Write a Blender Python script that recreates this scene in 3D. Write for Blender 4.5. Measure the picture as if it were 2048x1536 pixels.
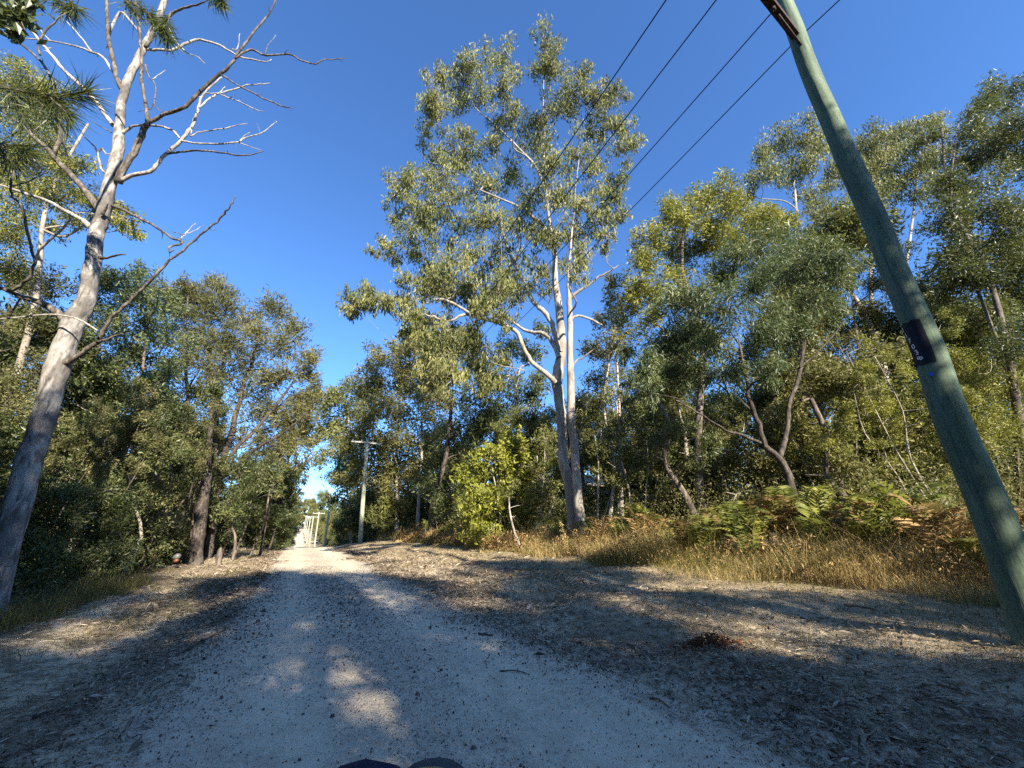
import bpy, math, random
import numpy as np
from mathutils import Vector, Matrix

random.seed(11)
rng = np.random.default_rng(11)
C = bpy.context.scene
for o in list(bpy.data.objects):
    bpy.data.objects.remove(o)

# ------------------------------------------------------------------ camera, sky, sun, exposure
FPX, CX, CY = 770.0, 1024.0, 768.0          # photograph's focal length in its own pixels
PITCH = math.radians(20.8)
EYE = np.array([0.0, 0.0, 1.15])
cam_d = bpy.data.cameras.new("camera")
cam_d.sensor_width = 36.0
cam_d.lens = FPX / 2048.0 * 36.0
cam_d.clip_start = 0.05
cam_d.clip_end = 3000
cam = bpy.data.objects.new("camera", cam_d)
cam.location = EYE
cam.rotation_euler = (math.radians(90) + PITCH, 0, 0)
C.collection.objects.link(cam)
C.camera = cam

SUN_EL = math.radians(28)
SUN_AZ = math.radians(151)                   # clockwise from +Y (camera heading): behind, to the right
W = bpy.data.worlds.new("World")
C.world = W
W.use_nodes = True
wn = W.node_tree.nodes
sky = wn.new("ShaderNodeTexSky")
sky.sky_type = 'NISHITA'
sky.sun_disc = False
sky.sun_elevation = SUN_EL
sky.sun_rotation = SUN_AZ
sky.air_density = 1.0
sky.dust_density = 0.0
sky.ozone_density = 10.0
wn["Background"].inputs[1].default_value = 0.120
W.node_tree.links.new(sky.outputs[0], wn["Background"].inputs[0])

sd = np.array([math.sin(SUN_AZ) * math.cos(SUN_EL), math.cos(SUN_AZ) * math.cos(SUN_EL), math.sin(SUN_EL)])
sun_d = bpy.data.lights.new("sun", 'SUN')
sun_d.energy = 5.0
sun_d.angle = math.radians(0.55)
sun_d.color = (1.0, 0.92, 0.79)
sun = bpy.data.objects.new("sun", sun_d)
sun.rotation_euler = Vector(-sd).to_track_quat('-Z', 'Y').to_euler()
sun.location = (20, -40, 30)
C.collection.objects.link(sun)

C.view_settings.view_transform = 'Standard'
C.view_settings.look = 'None'
C.view_settings.exposure = 1.45
C.view_settings.gamma = 1.0
C.render.engine = 'CYCLES'
C.cycles.max_bounces = 6
C.cycles.diffuse_bounces = 4
C.cycles.transmission_bounces = 4
C.cycles.glossy_bounces = 2
C.cycles.use_denoising = False

# ------------------------------------------------------------------ geometry of the view and of the ground
cp, sp = math.cos(PITCH), math.sin(PITCH)
UX, UY = -0.462, 0.887                       # the road's heading
NX, NY = 0.887, 0.462                        # to the right of the road

def ray(px, py):
    x = (px - CX) / FPX
    v = (CY - py) / FPX
    return np.array([x, cp - v * sp, sp + v * cp])

def P(px, py, F):
    d = ray(px, py)
    return EYE + d * (F / d[1])

def depth(px, py, F):
    return F / ray(px, py)[1]

def FL(px, py, l):
    """forward distance at which a pixel's ray crosses the line l metres beside the road"""
    d = ray(px, py)
    return l / (NX * d[0] + NY * d[1]) * d[1]

def sl(s, l):
    return s * UX + l * NX, s * UY + l * NY

def to_sl(x, y):
    return UX * x + UY * y, NX * x + NY * y

def smooth_interp(v, xs, ys):
    v = np.asarray(v, float)
    xs = np.array(xs, float); ys = np.array(ys, float)
    i = np.clip(np.searchsorted(xs, v) - 1, 0, len(xs) - 2)
    t = np.clip((v - xs[i]) / (xs[i + 1] - xs[i]), 0, 1)
    t = t * t * (3 - 2 * t) * 0.5 + t * 0.5
    return ys[i] + (ys[i + 1] - ys[i]) * t

def gz_sl(s, l):
    s = np.asarray(s, float); l = np.asarray(l, float)
    z = smooth_interp(l, [-200, -60, -20, -6, -3, -0.9, 2.6, 5, 7, 8.4, 12, 20, 60, 200],
                      [2.0, 0.8, 0.3, 0.1, 0.10, 0, 0, 0.27, 0.42, 0.75, 1.2, 1.6, 2.5, 3])
    z = z + smooth_interp(s, [-80, 34, 46, 72, 105, 150, 200, 260, 400, 700, 1200],
                          [0, 0, -0.6, -2.6, -3.9, -3.6, -1.8, 0.5, 4.0, 8.0, 8.0])
    off = np.clip(np.maximum(l - 2.4, -0.9 - l), 0, 1.2) / 1.2
    z = z + off * (0.035 * np.sin(s * 1.9 + l * 1.3) + 0.03 * np.sin(l * 2.7 - s * 0.8 + 1) + 0.015 * np.sin(s * 5.1 + 2 * l))
    # shallow wheel ruts in the road
    on = 1 - np.clip(off * 3, 0, 1)
    z = z + on * (-0.035 * np.exp(-((l - 0.15) / 0.3) ** 2) - 0.035 * np.exp(-((l - 1.65) / 0.32) ** 2)
                  + 0.012 * np.sin(s * 0.9 + 2 * l) + 0.006 * np.sin(s * 3.3 - l * 4))
    return z

def gz(x, y):
    s, l = to_sl(np.asarray(x, float), np.asarray(y, float))
    return gz_sl(s, l)

# ------------------------------------------------------------------ mesh helpers
class MB:
    """collects quads (vertices, faces, a per-face random tone, smooth flags) for ONE mesh"""
    def __init__(self):
        self.v = []; self.f = []; self.r = []; self.s = []; self.n = 0
    def add(self, v, f, r=0.5, smooth=False):
        v = np.asarray(v, np.float32).reshape(-1, 3); f = np.asarray(f, np.int32).reshape(-1, 4)
        self.v.append(v); self.f.append(f + self.n); self.n += len(v)
        self.r.append(np.broadcast_to(np.asarray(r, np.float32), (len(f),)))
        self.s.append(np.full(len(f), smooth))
    def build(self, name, mat, parent=None, origin=None):
        o = bpy.data.objects.new(name, self.mesh(name, mat, origin))
        C.collection.objects.link(o)
        if parent is not None:
            o.parent = parent
        elif origin is not None:
            o.location = origin
        return o
    def mesh(self, name, mat, origin=None):
        v = np.concatenate(self.v) if self.v else np.zeros((0, 3), np.float32)
        f = np.concatenate(self.f) if self.f else np.zeros((0, 4), np.int32)
        if origin is not None:
            v = v - np.asarray(origin, np.float32)
        r = np.concatenate(self.r); s = np.concatenate(self.s)
        me = bpy.data.meshes.new(name)
        me.vertices.add(len(v)); me.vertices.foreach_set("co", v.ravel().astype(np.float32))
        me.loops.add(len(f) * 4); me.loops.foreach_set("vertex_index", f.ravel())
        me.polygons.add(len(f))
        me.polygons.foreach_set("loop_start", np.arange(0, len(f) * 4, 4, dtype=np.int32))
        me.polygons.foreach_set("use_smooth", s)
        me.update(calc_edges=True)
        a = me.attributes.new("tone", 'FLOAT', 'FACE')
        a.data.foreach_set("value", r.astype(np.float32))
        if mat is not None:
            me.materials.append(mat)
        return me

def unit(a):
    return a / np.maximum(np.linalg.norm(a, axis=-1, keepdims=True), 1e-9)

def tube(mb, pts, rad, sides=8, cap=True, tone=0.5, wob=0.0):
    pts = np.asarray(pts, float); rad = np.asarray(rad, float)
    k = len(pts)
    tan = unit(np.gradient(pts, axis=0))
    ref = np.array([0.31, 0.95, 0.05]) if abs(tan[k // 2][2]) > 0.7 else np.array([0.05, 0.1, 0.99])
    a = unit(np.cross(tan, ref)); b = np.cross(tan, a)
    th = np.linspace(0, 2 * math.pi, sides, endpoint=False)
    ring = a[:, None] * np.cos(th)[None, :, None] + b[:, None] * np.sin(th)[None, :, None]
    rr = rad[:, None] * np.ones(sides)[None]
    if wob:
        rr = rr * (1 + wob * rng.normal(size=rr.shape))
    v = pts[:, None] + ring * rr[..., None]
    v = v.reshape(-1, 3)
    i = np.arange(k - 1)[:, None] * sides; j = np.arange(sides)[None]; j2 = (j + 1) % sides
    f = np.stack([i + j, i + j2, i + sides + j2, i + sides + j], -1).reshape(-1, 4)
    mb.add(v, f, tone, True)
    if cap and sides % 2 == 0:
        for ri, flip in ((0, True), (k - 1, False)):
            o = ri * sides
            for q in range(0, sides // 2 - 1):
                quad = [o + q, o + q + 1, o + sides - 2 - q, o + sides - 1 - q]
                mb.f.append(np.array([quad[::-1] if flip else quad], np.int32) + (mb.n - len(v)))
                mb.r.append(np.array([tone], np.float32)); mb.s.append(np.array([False]))

def box(mb, c, x, y, z, tone=0.5):
    """box about c with half-extent vectors x, y, z"""
    c, x, y, z = (np.asarray(q, float) for q in (c, x, y, z))
    v = [c + i * x + j * y + k * z for k in (-1, 1) for j in (-1, 1) for i in (-1, 1)]
    mb.add(v, [[0, 2, 3, 1], [4, 5, 7, 6], [0, 1, 5, 4], [2, 6, 7, 3], [0, 4, 6, 2], [1, 3, 7, 5]], tone)

def spline(pts, n=3):
    pts = np.asarray(pts, float)
    if len(pts) < 3:
        t = np.linspace(0, 1, n * 2)[:, None]
        return pts[0] + (pts[-1] - pts[0]) * t
    q = np.vstack([2 * pts[0] - pts[1], pts, 2 * pts[-1] - pts[-2]])
    out = []
    for i in range(1, len(q) - 2):
        for t in np.arange(n) / n:
            out.append(0.5 * (2 * q[i] + (q[i + 1] - q[i - 1]) * t + (2 * q[i - 1] - 5 * q[i] + 4 * q[i + 1] - q[i + 2]) * t * t
                              + (3 * q[i] - q[i - 1] - 3 * q[i + 1] + q[i + 2]) * t ** 3))
    out.append(q[-2])
    return np.array(out)

def leaves(mb, c, d, L, Wd, tone, side=None):
    """one rhombus leaf per centre"""
    n = len(c)
    if n == 0:
        return
    d = unit(d)
    if side is None:
        side = rng.normal(size=(n, 3))
    w = unit(np.cross(d, side))
    L = np.broadcast_to(L, (n,))[:, None]; Wd = np.broadcast_to(Wd, (n,))[:, None]
    nrm = np.cross(d, w)
    v = np.stack([c - d * L * 0.5, c + w * Wd * 0.5 - d * L * 0.08 + nrm * L * 0.05, c + d * L * 0.5,
                  c - w * Wd * 0.5 - d * L * 0.08 + nrm * L * 0.05], 1)
    f = np.arange(4 * n).reshape(n, 4)
    mb.add(v, f, tone)

def empty(name, loc, rz=0.0):
    o = bpy.data.objects.new(name, None)
    o.empty_display_size = 0.3
    o.location = loc
    o.rotation_euler = (0, 0, rz)
    C.collection.objects.link(o)
    return o

def tag(o, label=None, cat=None, group=None, kind=None):
    if label: o["label"] = label
    if cat: o["category"] = cat
    if group: o["group"] = group
    if kind: o["kind"] = kind
    return o

# ------------------------------------------------------------------ materials
def new_mat(name):
    m = bpy.data.materials.new(name)
    m.use_nodes = True
    nt = m.node_tree
    b = nt.nodes["Principled BSDF"]
    return m, nt, b

def nd(nt, t, **kw):
    n = nt.nodes.new(t)
    for k, v in kw.items():
        if k in n.inputs.keys():
            n.inputs[k].default_value = v
        else:
            setattr(n, k, v)
    return n

def ramp(nt, fac, stops, interp='LINEAR'):
    r = nt.nodes.new("ShaderNodeValToRGB")
    r.color_ramp.interpolation = interp
    e = r.color_ramp.elements
    while len(e) < len(stops):
        e.new(0.5)
    for i, (p, c) in enumerate(stops):
        e[i].position = p
        e[i].color = (*c, 1) if len(c) == 3 else c
    nt.links.new(fac, r.inputs[0])
    return r.outputs[0]

def mix(nt, fac, a, b, mode='MIX'):
    m = nt.nodes.new("ShaderNodeMix")
    m.data_type = 'RGBA'; m.blend_type = mode
    for s, v in ((m.inputs[0], fac), (m.inputs[6], a), (m.inputs[7], b)):
        if hasattr(v, "links"): nt.links.new(v, s)
        elif isinstance(v, (int, float)): s.default_value = v
        else: s.default_value = (*v, 1)
    return m.outputs[2]

def math_n(nt, op, a, b=0.0, clamp=False):
    m = nt.nodes.new("ShaderNodeMath"); m.operation = op; m.use_clamp = clamp
    for s, v in ((m.inputs[0], a), (m.inputs[1], b)):
        if hasattr(v, "links"): nt.links.new(v, s)
        else: s.default_value = v
    return m.outputs[0]

def noise(nt, vec, scale, detail=4, rough=0.55, dist=0.0):
    n = nd(nt, "ShaderNodeTexNoise", Scale=scale, Detail=detail, Roughness=rough, Distortion=dist)
    nt.links.new(vec, n.inputs["Vector"])
    return n.outputs["Fac"]

def pos(nt, scale=(1, 1, 1), local=True):
    if local:
        v = nt.nodes.new("ShaderNodeTexCoord").outputs["Object"]
    else:
        v = nt.nodes.new("ShaderNodeNewGeometry").outputs["Position"]
    mp = nt.nodes.new("ShaderNodeMapping"); mp.inputs["Scale"].default_value = scale
    nt.links.new(v, mp.inputs[0])
    return mp.outputs[0]

def bump(nt, b, h, strength=0.4, dist=0.02):
    n = nd(nt, "ShaderNodeBump", Strength=strength, Distance=dist)
    nt.links.new(h, n.inputs["Height"])
    nt.links.new(n.outputs[0], b.inputs["Normal"])

def leaf_mat(name, dark, mid, light, trans=0.3, rough=0.5, spec=0.35):
    m, nt, b = new_mat(name)
    at = nd(nt, "ShaderNodeAttribute", attribute_name="tone")
    col = ramp(nt, at.outputs["Fac"], [(0.1, dark), (0.5, mid), (0.92, light)])
    nt.links.new(col, b.inputs["Base Color"])
    b.inputs["Roughness"].default_value = rough
    b.inputs["Specular IOR Level"].default_value = spec
    tr = nd(nt, "ShaderNodeBsdfTranslucent")
    tc = mix(nt, 0.5, col, (0.24, 0.25, 0.03))
    nt.links.new(tc, tr.inputs[0])
    mx = nd(nt, "ShaderNodeMixShader"); mx.inputs[0].default_value = trans
    nt.links.new(b.outputs[0], mx.inputs[1]); nt.links.new(tr.outputs[0], mx.inputs[2])
    nt.links.new(mx.outputs[0], nt.nodes["Material Output"].inputs[0])
    return m

M = {}
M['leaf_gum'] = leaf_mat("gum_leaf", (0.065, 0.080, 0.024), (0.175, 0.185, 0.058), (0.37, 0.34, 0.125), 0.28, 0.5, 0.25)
M['leaf_yellow'] = leaf_mat("yellow_green_leaf", (0.095, 0.105, 0.020), (0.24, 0.245, 0.044), (0.43, 0.39, 0.085), 0.32)
M['leaf_bright'] = leaf_mat("bright_shrub_leaf", (0.12, 0.14, 0.018), (0.27, 0.29, 0.04), (0.44, 0.42, 0.08), 0.36)
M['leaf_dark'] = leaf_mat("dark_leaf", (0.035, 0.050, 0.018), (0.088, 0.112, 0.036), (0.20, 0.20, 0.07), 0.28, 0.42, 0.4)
M['leaf_acacia'] = leaf_mat("acacia_leaf", (0.045, 0.072, 0.030), (0.105, 0.145, 0.058), (0.23, 0.25, 0.10), 0.28, 0.42, 0.4)
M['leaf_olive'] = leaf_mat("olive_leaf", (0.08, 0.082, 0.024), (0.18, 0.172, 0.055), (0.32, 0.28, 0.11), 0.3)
M['leaf_oak'] = leaf_mat("she_oak_needle", (0.055, 0.062, 0.022), (0.14, 0.14, 0.052), (0.28, 0.25, 0.11), 0.25, 0.55, 0.25)
M['leaf_far'] = leaf_mat("far_leaf", (0.08, 0.092, 0.026), (0.19, 0.20, 0.058), (0.34, 0.31, 0.11), 0.32)
M['fern'] = leaf_mat("green_fern", (0.08, 0.105, 0.022), (0.20, 0.225, 0.045), (0.42, 0.38, 0.09), 0.38, 0.5)
M['fern_dry'] = leaf_mat("dry_fern", (0.14, 0.08, 0.03), (0.33, 0.21, 0.09), (0.56, 0.38, 0.17), 0.28, 0.7, 0.1)
M['grass'] = leaf_mat("long_grass", (0.15, 0.16, 0.04), (0.40, 0.32, 0.115), (0.68, 0.50, 0.24), 0.3, 0.6, 0.2)
M['grass_green'] = leaf_mat("short_grass", (0.05, 0.062, 0.016), (0.13, 0.125, 0.04), (0.33, 0.26, 0.11), 0.25, 0.6, 0.2)
M['litter'] = leaf_mat("fallen_leaf", (0.075, 0.058, 0.045), (0.30, 0.235, 0.165), (0.62, 0.51, 0.37), 0.05, 0.7, 0.15)
M['litter_dark'] = leaf_mat("dark_fallen_leaf", (0.03, 0.023, 0.017), (0.09, 0.064, 0.044), (0.22, 0.16, 0.11), 0.05, 0.7, 0.15)
M['straw'] = leaf_mat("dead_straw", (0.10, 0.08, 0.055), (0.34, 0.27, 0.175), (0.60, 0.50, 0.34), 0.1, 0.7, 0.15)
M['litter_red'] = leaf_mat("red_fallen_leaf", (0.06, 0.022, 0.012), (0.16, 0.06, 0.03), (0.28, 0.14, 0.08), 0.05, 0.7, 0.15)
M['twig'] = leaf_mat("dead_twig", (0.06, 0.045, 0.032), (0.19, 0.15, 0.11), (0.40, 0.34, 0.27), 0.0, 0.8, 0.1)

def bark_mat(name, base, dark, light, fine=18, patch=2.2, stretch=0.22, bstr=0.5, dark_amt=0.5):
    m, nt, b = new_mat(name)
    pv = pos(nt, (1, 1, stretch)); pi = pos(nt, (1, 1, 0.6))
    n1 = noise(nt, pv, fine, 6, 0.6, 0.4)
    n2 = noise(nt, pi, patch, 5, 0.6, 0.6)
    c = ramp(nt, n1, [(0.36, dark), (0.49, base), (0.62, light)])
    pm = ramp(nt, n2, [(0.36 + 0.10 * dark_amt, (0, 0, 0)), (0.41 + 0.10 * dark_amt, (1, 1, 1))])
    c = mix(nt, pm, mix(nt, 0.75, c, dark), c) if dark_amt > 0 else c
    n3 = noise(nt, pi, patch * 5, 4, 0.7)
    c = mix(nt, 0.3, c, ramp(nt, n3, [(0.3, dark), (0.55, base), (0.8, light)]))
    nt.links.new(c, b.inputs["Base Color"])
    b.inputs["Roughness"].default_value = 0.85
    b.inputs["Specular IOR Level"].default_value = 0.2
    bump(nt, b, n1, bstr, 0.02)
    return m

M['bark_dead'] = bark_mat("dead_grey_bark", (0.27, 0.245, 0.215), (0.05, 0.043, 0.037), (0.43, 0.40, 0.355), 14, 1.8, 0.25, 0.7, 1.0)
M['bark_dead_shaded'] = bark_mat("dead_bark_painted_shade", (0.135, 0.112, 0.09), (0.035, 0.028, 0.022), (0.27, 0.235, 0.195), 18, 3, 0.3, 0.6, 0.6)  # darker copy of the dead bark, with shade put into its colour
M['bark_dead_pale'] = bark_mat("bare_pale_wood", (0.38, 0.34, 0.29), (0.13, 0.105, 0.085), (0.54, 0.50, 0.44), 22, 3, 0.3, 0.4, 0.4)
M['bark_gum'] = bark_mat("smooth_gum_bark", (0.36, 0.31, 0.245), (0.17, 0.145, 0.115), (0.48, 0.43, 0.355), 9, 1.2, 0.25, 0.3, 0.9)
M['bark_rough'] = bark_mat("rough_brown_bark", (0.145, 0.115, 0.088), (0.045, 0.035, 0.028), (0.29, 0.24, 0.19), 16, 2.5, 0.2, 0.9, 0.8)
M['bark_dark'] = bark_mat("dark_bark", (0.075, 0.06, 0.048), (0.025, 0.02, 0.017), (0.17, 0.14, 0.11), 18, 2.5, 0.25, 0.8, 0.6)
M['bark_pale'] = bark_mat("pale_sapling_bark", (0.40, 0.35, 0.28), (0.16, 0.13, 0.10), (0.56, 0.51, 0.43), 12, 3, 0.3, 0.3, 0.5)

def pole_mat(name, base, dark, light):
    m, nt, b = new_mat(name)
    pv = pos(nt, (1, 1, 0.09)); pi = pos(nt, (1, 1, 0.35))
    n4 = noise(nt, pos(nt, (1, 1, 0.03)), 46, 4, 0.7, 0.3)
    n1 = noise(nt, pv, 16, 5, 0.6, 0.5)
    n2 = noise(nt, pi, 3.0, 5, 0.6, 0.5)
    n3 = noise(nt, pos(nt, (1, 1, 0.5)), 60, 3, 0.6)
    c = ramp(nt, n1, [(0.35, dark), (0.5, base), (0.66, light)])
    c2 = ramp(nt, n2, [(0.3, dark), (0.48, base), (0.7, light)])
    c = mix(nt, 0.6, c, c2)
    c = mix(nt, 0.3, c, ramp(nt, n3, [(0.3, dark), (0.7, light)]))
    c = mix(nt, ramp(nt, n4, [(0.36, (0.75, 0.75, 0.75)), (0.43, (0, 0, 0))]), c, dark)
    n5 = noise(nt, pos(nt, (1, 1, 0.25)), 4.5, 4, 0.6)
    c = mix(nt, ramp(nt, n5, [(0.52, (0, 0, 0)), (0.72, (0.55, 0.55, 0.55))]), c, tuple(0.5 * (q_ + 0.17) for q_ in base))
    nt.links.new(c, b.inputs["Base Color"])
    b.inputs["Roughness"].default_value = 0.75
    b.inputs["Specular IOR Level"].default_value = 0.3
    bump(nt, b, n1, 0.55, 0.012)
    return m
M['pole'] = pole_mat("green_treated_timber", (0.11, 0.16, 0.098), (0.034, 0.056, 0.038), (0.21, 0.265, 0.165))
M['pole_far'] = pole_mat("weathered_timber", (0.38, 0.39, 0.27), (0.24, 0.26, 0.175), (0.52, 0.52, 0.38))
M['arm'] = bark_mat("crossarm_timber", (0.055, 0.035, 0.03), (0.022, 0.015, 0.014), (0.10, 0.07, 0.055), 20, 3, 0.3, 0.4, 0.4)
M['arm_far'] = bark_mat("pale_crossarm_timber", (0.44, 0.43, 0.37), (0.28, 0.27, 0.22), (0.56, 0.54, 0.47), 20, 3, 0.3, 0.3, 0.4)

def plain(name, col, rough=0.6, metal=0.0, var=0.25, scale=30, spec=0.4):
    m, nt, b = new_mat(name)
    n = noise(nt, pos(nt), scale, 4, 0.6)
    c = ramp(nt, n, [(0.3, tuple(q * (1 - var) for q in col)), (0.7, tuple(min(1, q * (1 + var)) for q in col))])
    nt.links.new(c, b.inputs["Base Color"])
    b.inputs["Roughness"].default_value = rough; b.inputs["Metallic"].default_value = metal
    b.inputs["Specular IOR Level"].default_value = spec
    return m
M['wire'] = plain("weathered_cable", (0.02, 0.022, 0.03), 0.6)
M['steel'] = plain("dull_steel", (0.16, 0.16, 0.16), 0.5, 0.6)
M['ceramic'] = plain("glazed_insulator", (0.45, 0.44, 0.42), 0.25)
M['black_paint'] = plain("black_paint", (0.008, 0.009, 0.014), 0.6, 0, 0.4, 25, 0.25)
M['white_paint'] = plain("white_paint", (0.72, 0.72, 0.70), 0.6, 0, 0.1, 40)
M['blue'] = plain("blue_enamel", (0.015, 0.10, 0.55), 0.35, 0, 0.1)
M['navy'] = plain("navy_cloth", (0.016, 0.024, 0.05), 0.9, 0, 0.3, 60, 0.1)
M['olive_cloth'] = plain("olive_cloth", (0.13, 0.125, 0.085), 0.85, 0, 0.25, 60, 0.1)
M['grey_cloth'] = plain("grey_cloth", (0.075, 0.078, 0.08), 0.85, 0, 0.25, 60, 0.1)
M['trim'] = plain("yellow_trim", (0.42, 0.29, 0.10), 0.7, 0, 0.2, 60)
M['house'] = plain("cream_weatherboard", (0.55, 0.48, 0.36), 0.8, 0, 0.1, 3)
M['roof'] = plain("pale_metal_roof", (0.55, 0.55, 0.52), 0.5, 0, 0.1, 3)
M['rubbish_pale'] = plain("pale_plastic", (0.12, 0.12, 0.115), 0.4, 0, 0.15)
M['rubbish_orange'] = plain("orange_plastic", (0.16, 0.06, 0.025), 0.4, 0, 0.15)
M['stone'] = leaf_mat("gravel_stone", (0.05, 0.044, 0.038), (0.17, 0.148, 0.12), (0.52, 0.46, 0.37), 0.0, 0.8, 0.2)

def lat_node(nt):
    g = nt.nodes.new("ShaderNodeNewGeometry").outputs["Position"]
    d = nt.nodes.new("ShaderNodeVectorMath"); d.operation = 'DOT_PRODUCT'
    d.inputs[1].default_value = (NX, NY, 0)
    nt.links.new(g, d.inputs[0])
    r = nt.nodes.new("ShaderNodeMapping"); r.vector_type = 'POINT'
    r.inputs["Rotation"].default_value = (0, 0, -math.atan2(UY, UX))
    nt.links.new(g, r.inputs[0])
    st = nt.nodes.new("ShaderNodeMapping"); st.inputs["Scale"].default_value = (0.35, 1, 1)   # stretched along the road
    nt.links.new(r.outputs[0], st.inputs[0])
    return g, d.outputs["Value"], st.outputs[0]

def verge_colour(nt, g, lat, along):
    nA = noise(nt, along, 1.0, 7, 0.66, 0.6)
    nB = noise(nt, g, 10, 6, 0.65, 0.3)
    nC = noise(nt, g, 48, 5, 0.7)
    sand = ramp(nt, nC, [(0.25, (0.48, 0.38, 0.25)), (0.62, (0.80, 0.655, 0.44))])
    litter = ramp(nt, nC, [(0.3, (0.12, 0.09, 0.062)), (0.5, (0.33, 0.255, 0.17)), (0.72, (0.60, 0.47, 0.31))])
    t = math_n(nt, 'ADD', math_n(nt, 'MULTIPLY', nA, 0.6), math_n(nt, 'MULTIPLY', nB, 0.4))
    c = mix(nt, ramp(nt, t, [(0.485, (0, 0, 0)), (0.535, (1, 1, 1))]), litter, sand)
    return c, nB, nC

def ground_mat():
    m, nt, b = new_mat("verge_soil")
    g, lat, along = lat_node(nt)
    c, nB, nC = verge_colour(nt, g, lat, along)
    nD = noise(nt, g, 0.8, 5, 0.6)
    straw = ramp(nt, nC, [(0.28, (0.17, 0.125, 0.065)), (0.5, (0.40, 0.30, 0.165)), (0.75, (0.60, 0.48, 0.28))])
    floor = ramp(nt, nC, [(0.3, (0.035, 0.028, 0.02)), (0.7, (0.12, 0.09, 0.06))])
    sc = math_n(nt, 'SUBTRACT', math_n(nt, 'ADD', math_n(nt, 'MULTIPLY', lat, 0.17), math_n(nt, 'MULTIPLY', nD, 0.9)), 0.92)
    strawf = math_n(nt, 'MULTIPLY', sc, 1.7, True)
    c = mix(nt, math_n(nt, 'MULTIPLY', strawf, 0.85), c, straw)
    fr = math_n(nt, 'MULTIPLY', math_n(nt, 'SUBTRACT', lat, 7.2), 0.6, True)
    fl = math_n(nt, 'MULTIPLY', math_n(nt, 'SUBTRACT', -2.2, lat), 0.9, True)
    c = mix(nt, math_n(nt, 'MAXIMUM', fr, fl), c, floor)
    nt.links.new(c, b.inputs["Base Color"])
    b.inputs["Roughness"].default_value = 0.95
    b.inputs["Specular IOR Level"].default_value = 0.1
    bump(nt, b, math_n(nt, 'ADD', nB, nC), 0.9, 0.03)
    return m

def road_mat():
    m, nt, b = new_mat("pale_gravel")
    g, lat, along = lat_node(nt)
    n1 = noise(nt, along, 1.6, 6, 0.6, 0.5)
    n2 = noise(nt, g, 26, 6, 0.7)
    n3 = noise(nt, g, 5, 5, 0.6)
    vo = nd(nt, "ShaderNodeTexVoronoi", Scale=60.0); nt.links.new(g, vo.inputs["Vector"])
    vo2 = nd(nt, "ShaderNodeTexVoronoi", Scale=120.0); nt.links.new(g, vo2.inputs["Vector"])
    # loose gravel lies between the wheel tracks and along the edges
    def bell(c, w):
        d = math_n(nt, 'DIVIDE', math_n(nt, 'SUBTRACT', lat, c), w)
        return math_n(nt, 'POWER', 2.718, math_n(nt, 'MULTIPLY', math_n(nt, 'MULTIPLY', d, d), -1.0))
    track = math_n(nt, 'ADD', bell(0.15, 0.42), bell(1.72, 0.48), True)
    loose = math_n(nt, 'SUBTRACT', math_n(nt, 'ADD', 0.78, math_n(nt, 'MULTIPLY', math_n(nt, 'SUBTRACT', n1, 0.5), 2.2)),
                   math_n(nt, 'MULTIPLY', track, 0.72), True)
    pale = ramp(nt, n2, [(0.25, (0.56, 0.465, 0.33)), (0.7, (0.80, 0.68, 0.49))])
    grav = ramp(nt, n2, [(0.3, (0.13, 0.11, 0.082)), (0.48, (0.36, 0.30, 0.22)), (0.7, (0.68, 0.58, 0.43))])
    c = mix(nt, loose, pale, grav)
    spk = math_n(nt, 'LESS_THAN', vo.outputs["Distance"], math_n(nt, 'ADD', 0.09, math_n(nt, 'MULTIPLY', loose, 0.20)))
    c = mix(nt, math_n(nt, 'MULTIPLY', spk, 0.55), c, (0.07, 0.07, 0.072))
    spk2 = math_n(nt, 'LESS_THAN', vo2.outputs["Distance"], math_n(nt, 'ADD', 0.10, math_n(nt, 'MULTIPLY', loose, 0.16)))
    c = mix(nt, math_n(nt, 'MULTIPLY', spk2, 0.5), c, (0.12, 0.115, 0.11))
    c = mix(nt, 0.35, c, ramp(nt, n3, [(0.3, (0.42, 0.35, 0.25)), (0.65, (0.80, 0.68, 0.49))]))
    vc, _, _ = verge_colour(nt, g, lat, along)
    ed = math_n(nt, 'ABSOLUTE', math_n(nt, 'SUBTRACT', lat, 0.98), 0)
    nE = noise(nt, along, 2.2, 7, 0.68, 0.5)
    ed = math_n(nt, 'MULTIPLY', math_n(nt, 'SUBTRACT', math_n(nt, 'ADD', ed, math_n(nt, 'MULTIPLY', nE, 2.2)), 2.68), 1.7, True)
    c = mix(nt, ed, c, vc)
    nt.links.new(c, b.inputs["Base Color"])
    b.inputs["Roughness"].default_value = 0.9
    b.inputs["Specular IOR Level"].default_value = 0.15
    bump(nt, b, math_n(nt, 'ADD', n2, math_n(nt, 'MULTIPLY', vo.outputs["Distance"], 0.5)), 0.8, 0.012)
    return m
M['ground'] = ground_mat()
M['road'] = road_mat()

# ------------------------------------------------------------------ ground and road
def lines(segs):
    out = []
    for a, b, st in segs:
        out += list(np.arange(a, b - 1e-6, st))
    out.append(segs[-1][1])
    return np.array(out)
S = lines([(-120, -20, 10), (-20, -2, 1), (-2, 12, 0.15), (12, 30, 0.4), (30, 60, 1), (60, 130, 3), (130, 400, 10), (400, 1200, 80)])
Lg = lines([(-900, -100, 100), (-100, -20, 8), (-20, -6, 1), (-6, 9, 0.15), (9, 16, 0.5), (16, 40, 2), (40, 100, 10), (100, 900, 100)])

def grid_mesh(mb, X, Y, Z):
    a, b = X.shape
    v = np.stack([X, Y, Z], -1).reshape(-1, 3)
    i = np.arange(a - 1)[:, None] * b; j = np.arange(b - 1)[None]
    f = np.stack([i + j, i + j + 1, i + b + j + 1, i + b + j], -1).reshape(-1, 4)
    mb.add(v, f[:, ::-1], 0.5, True)

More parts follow.
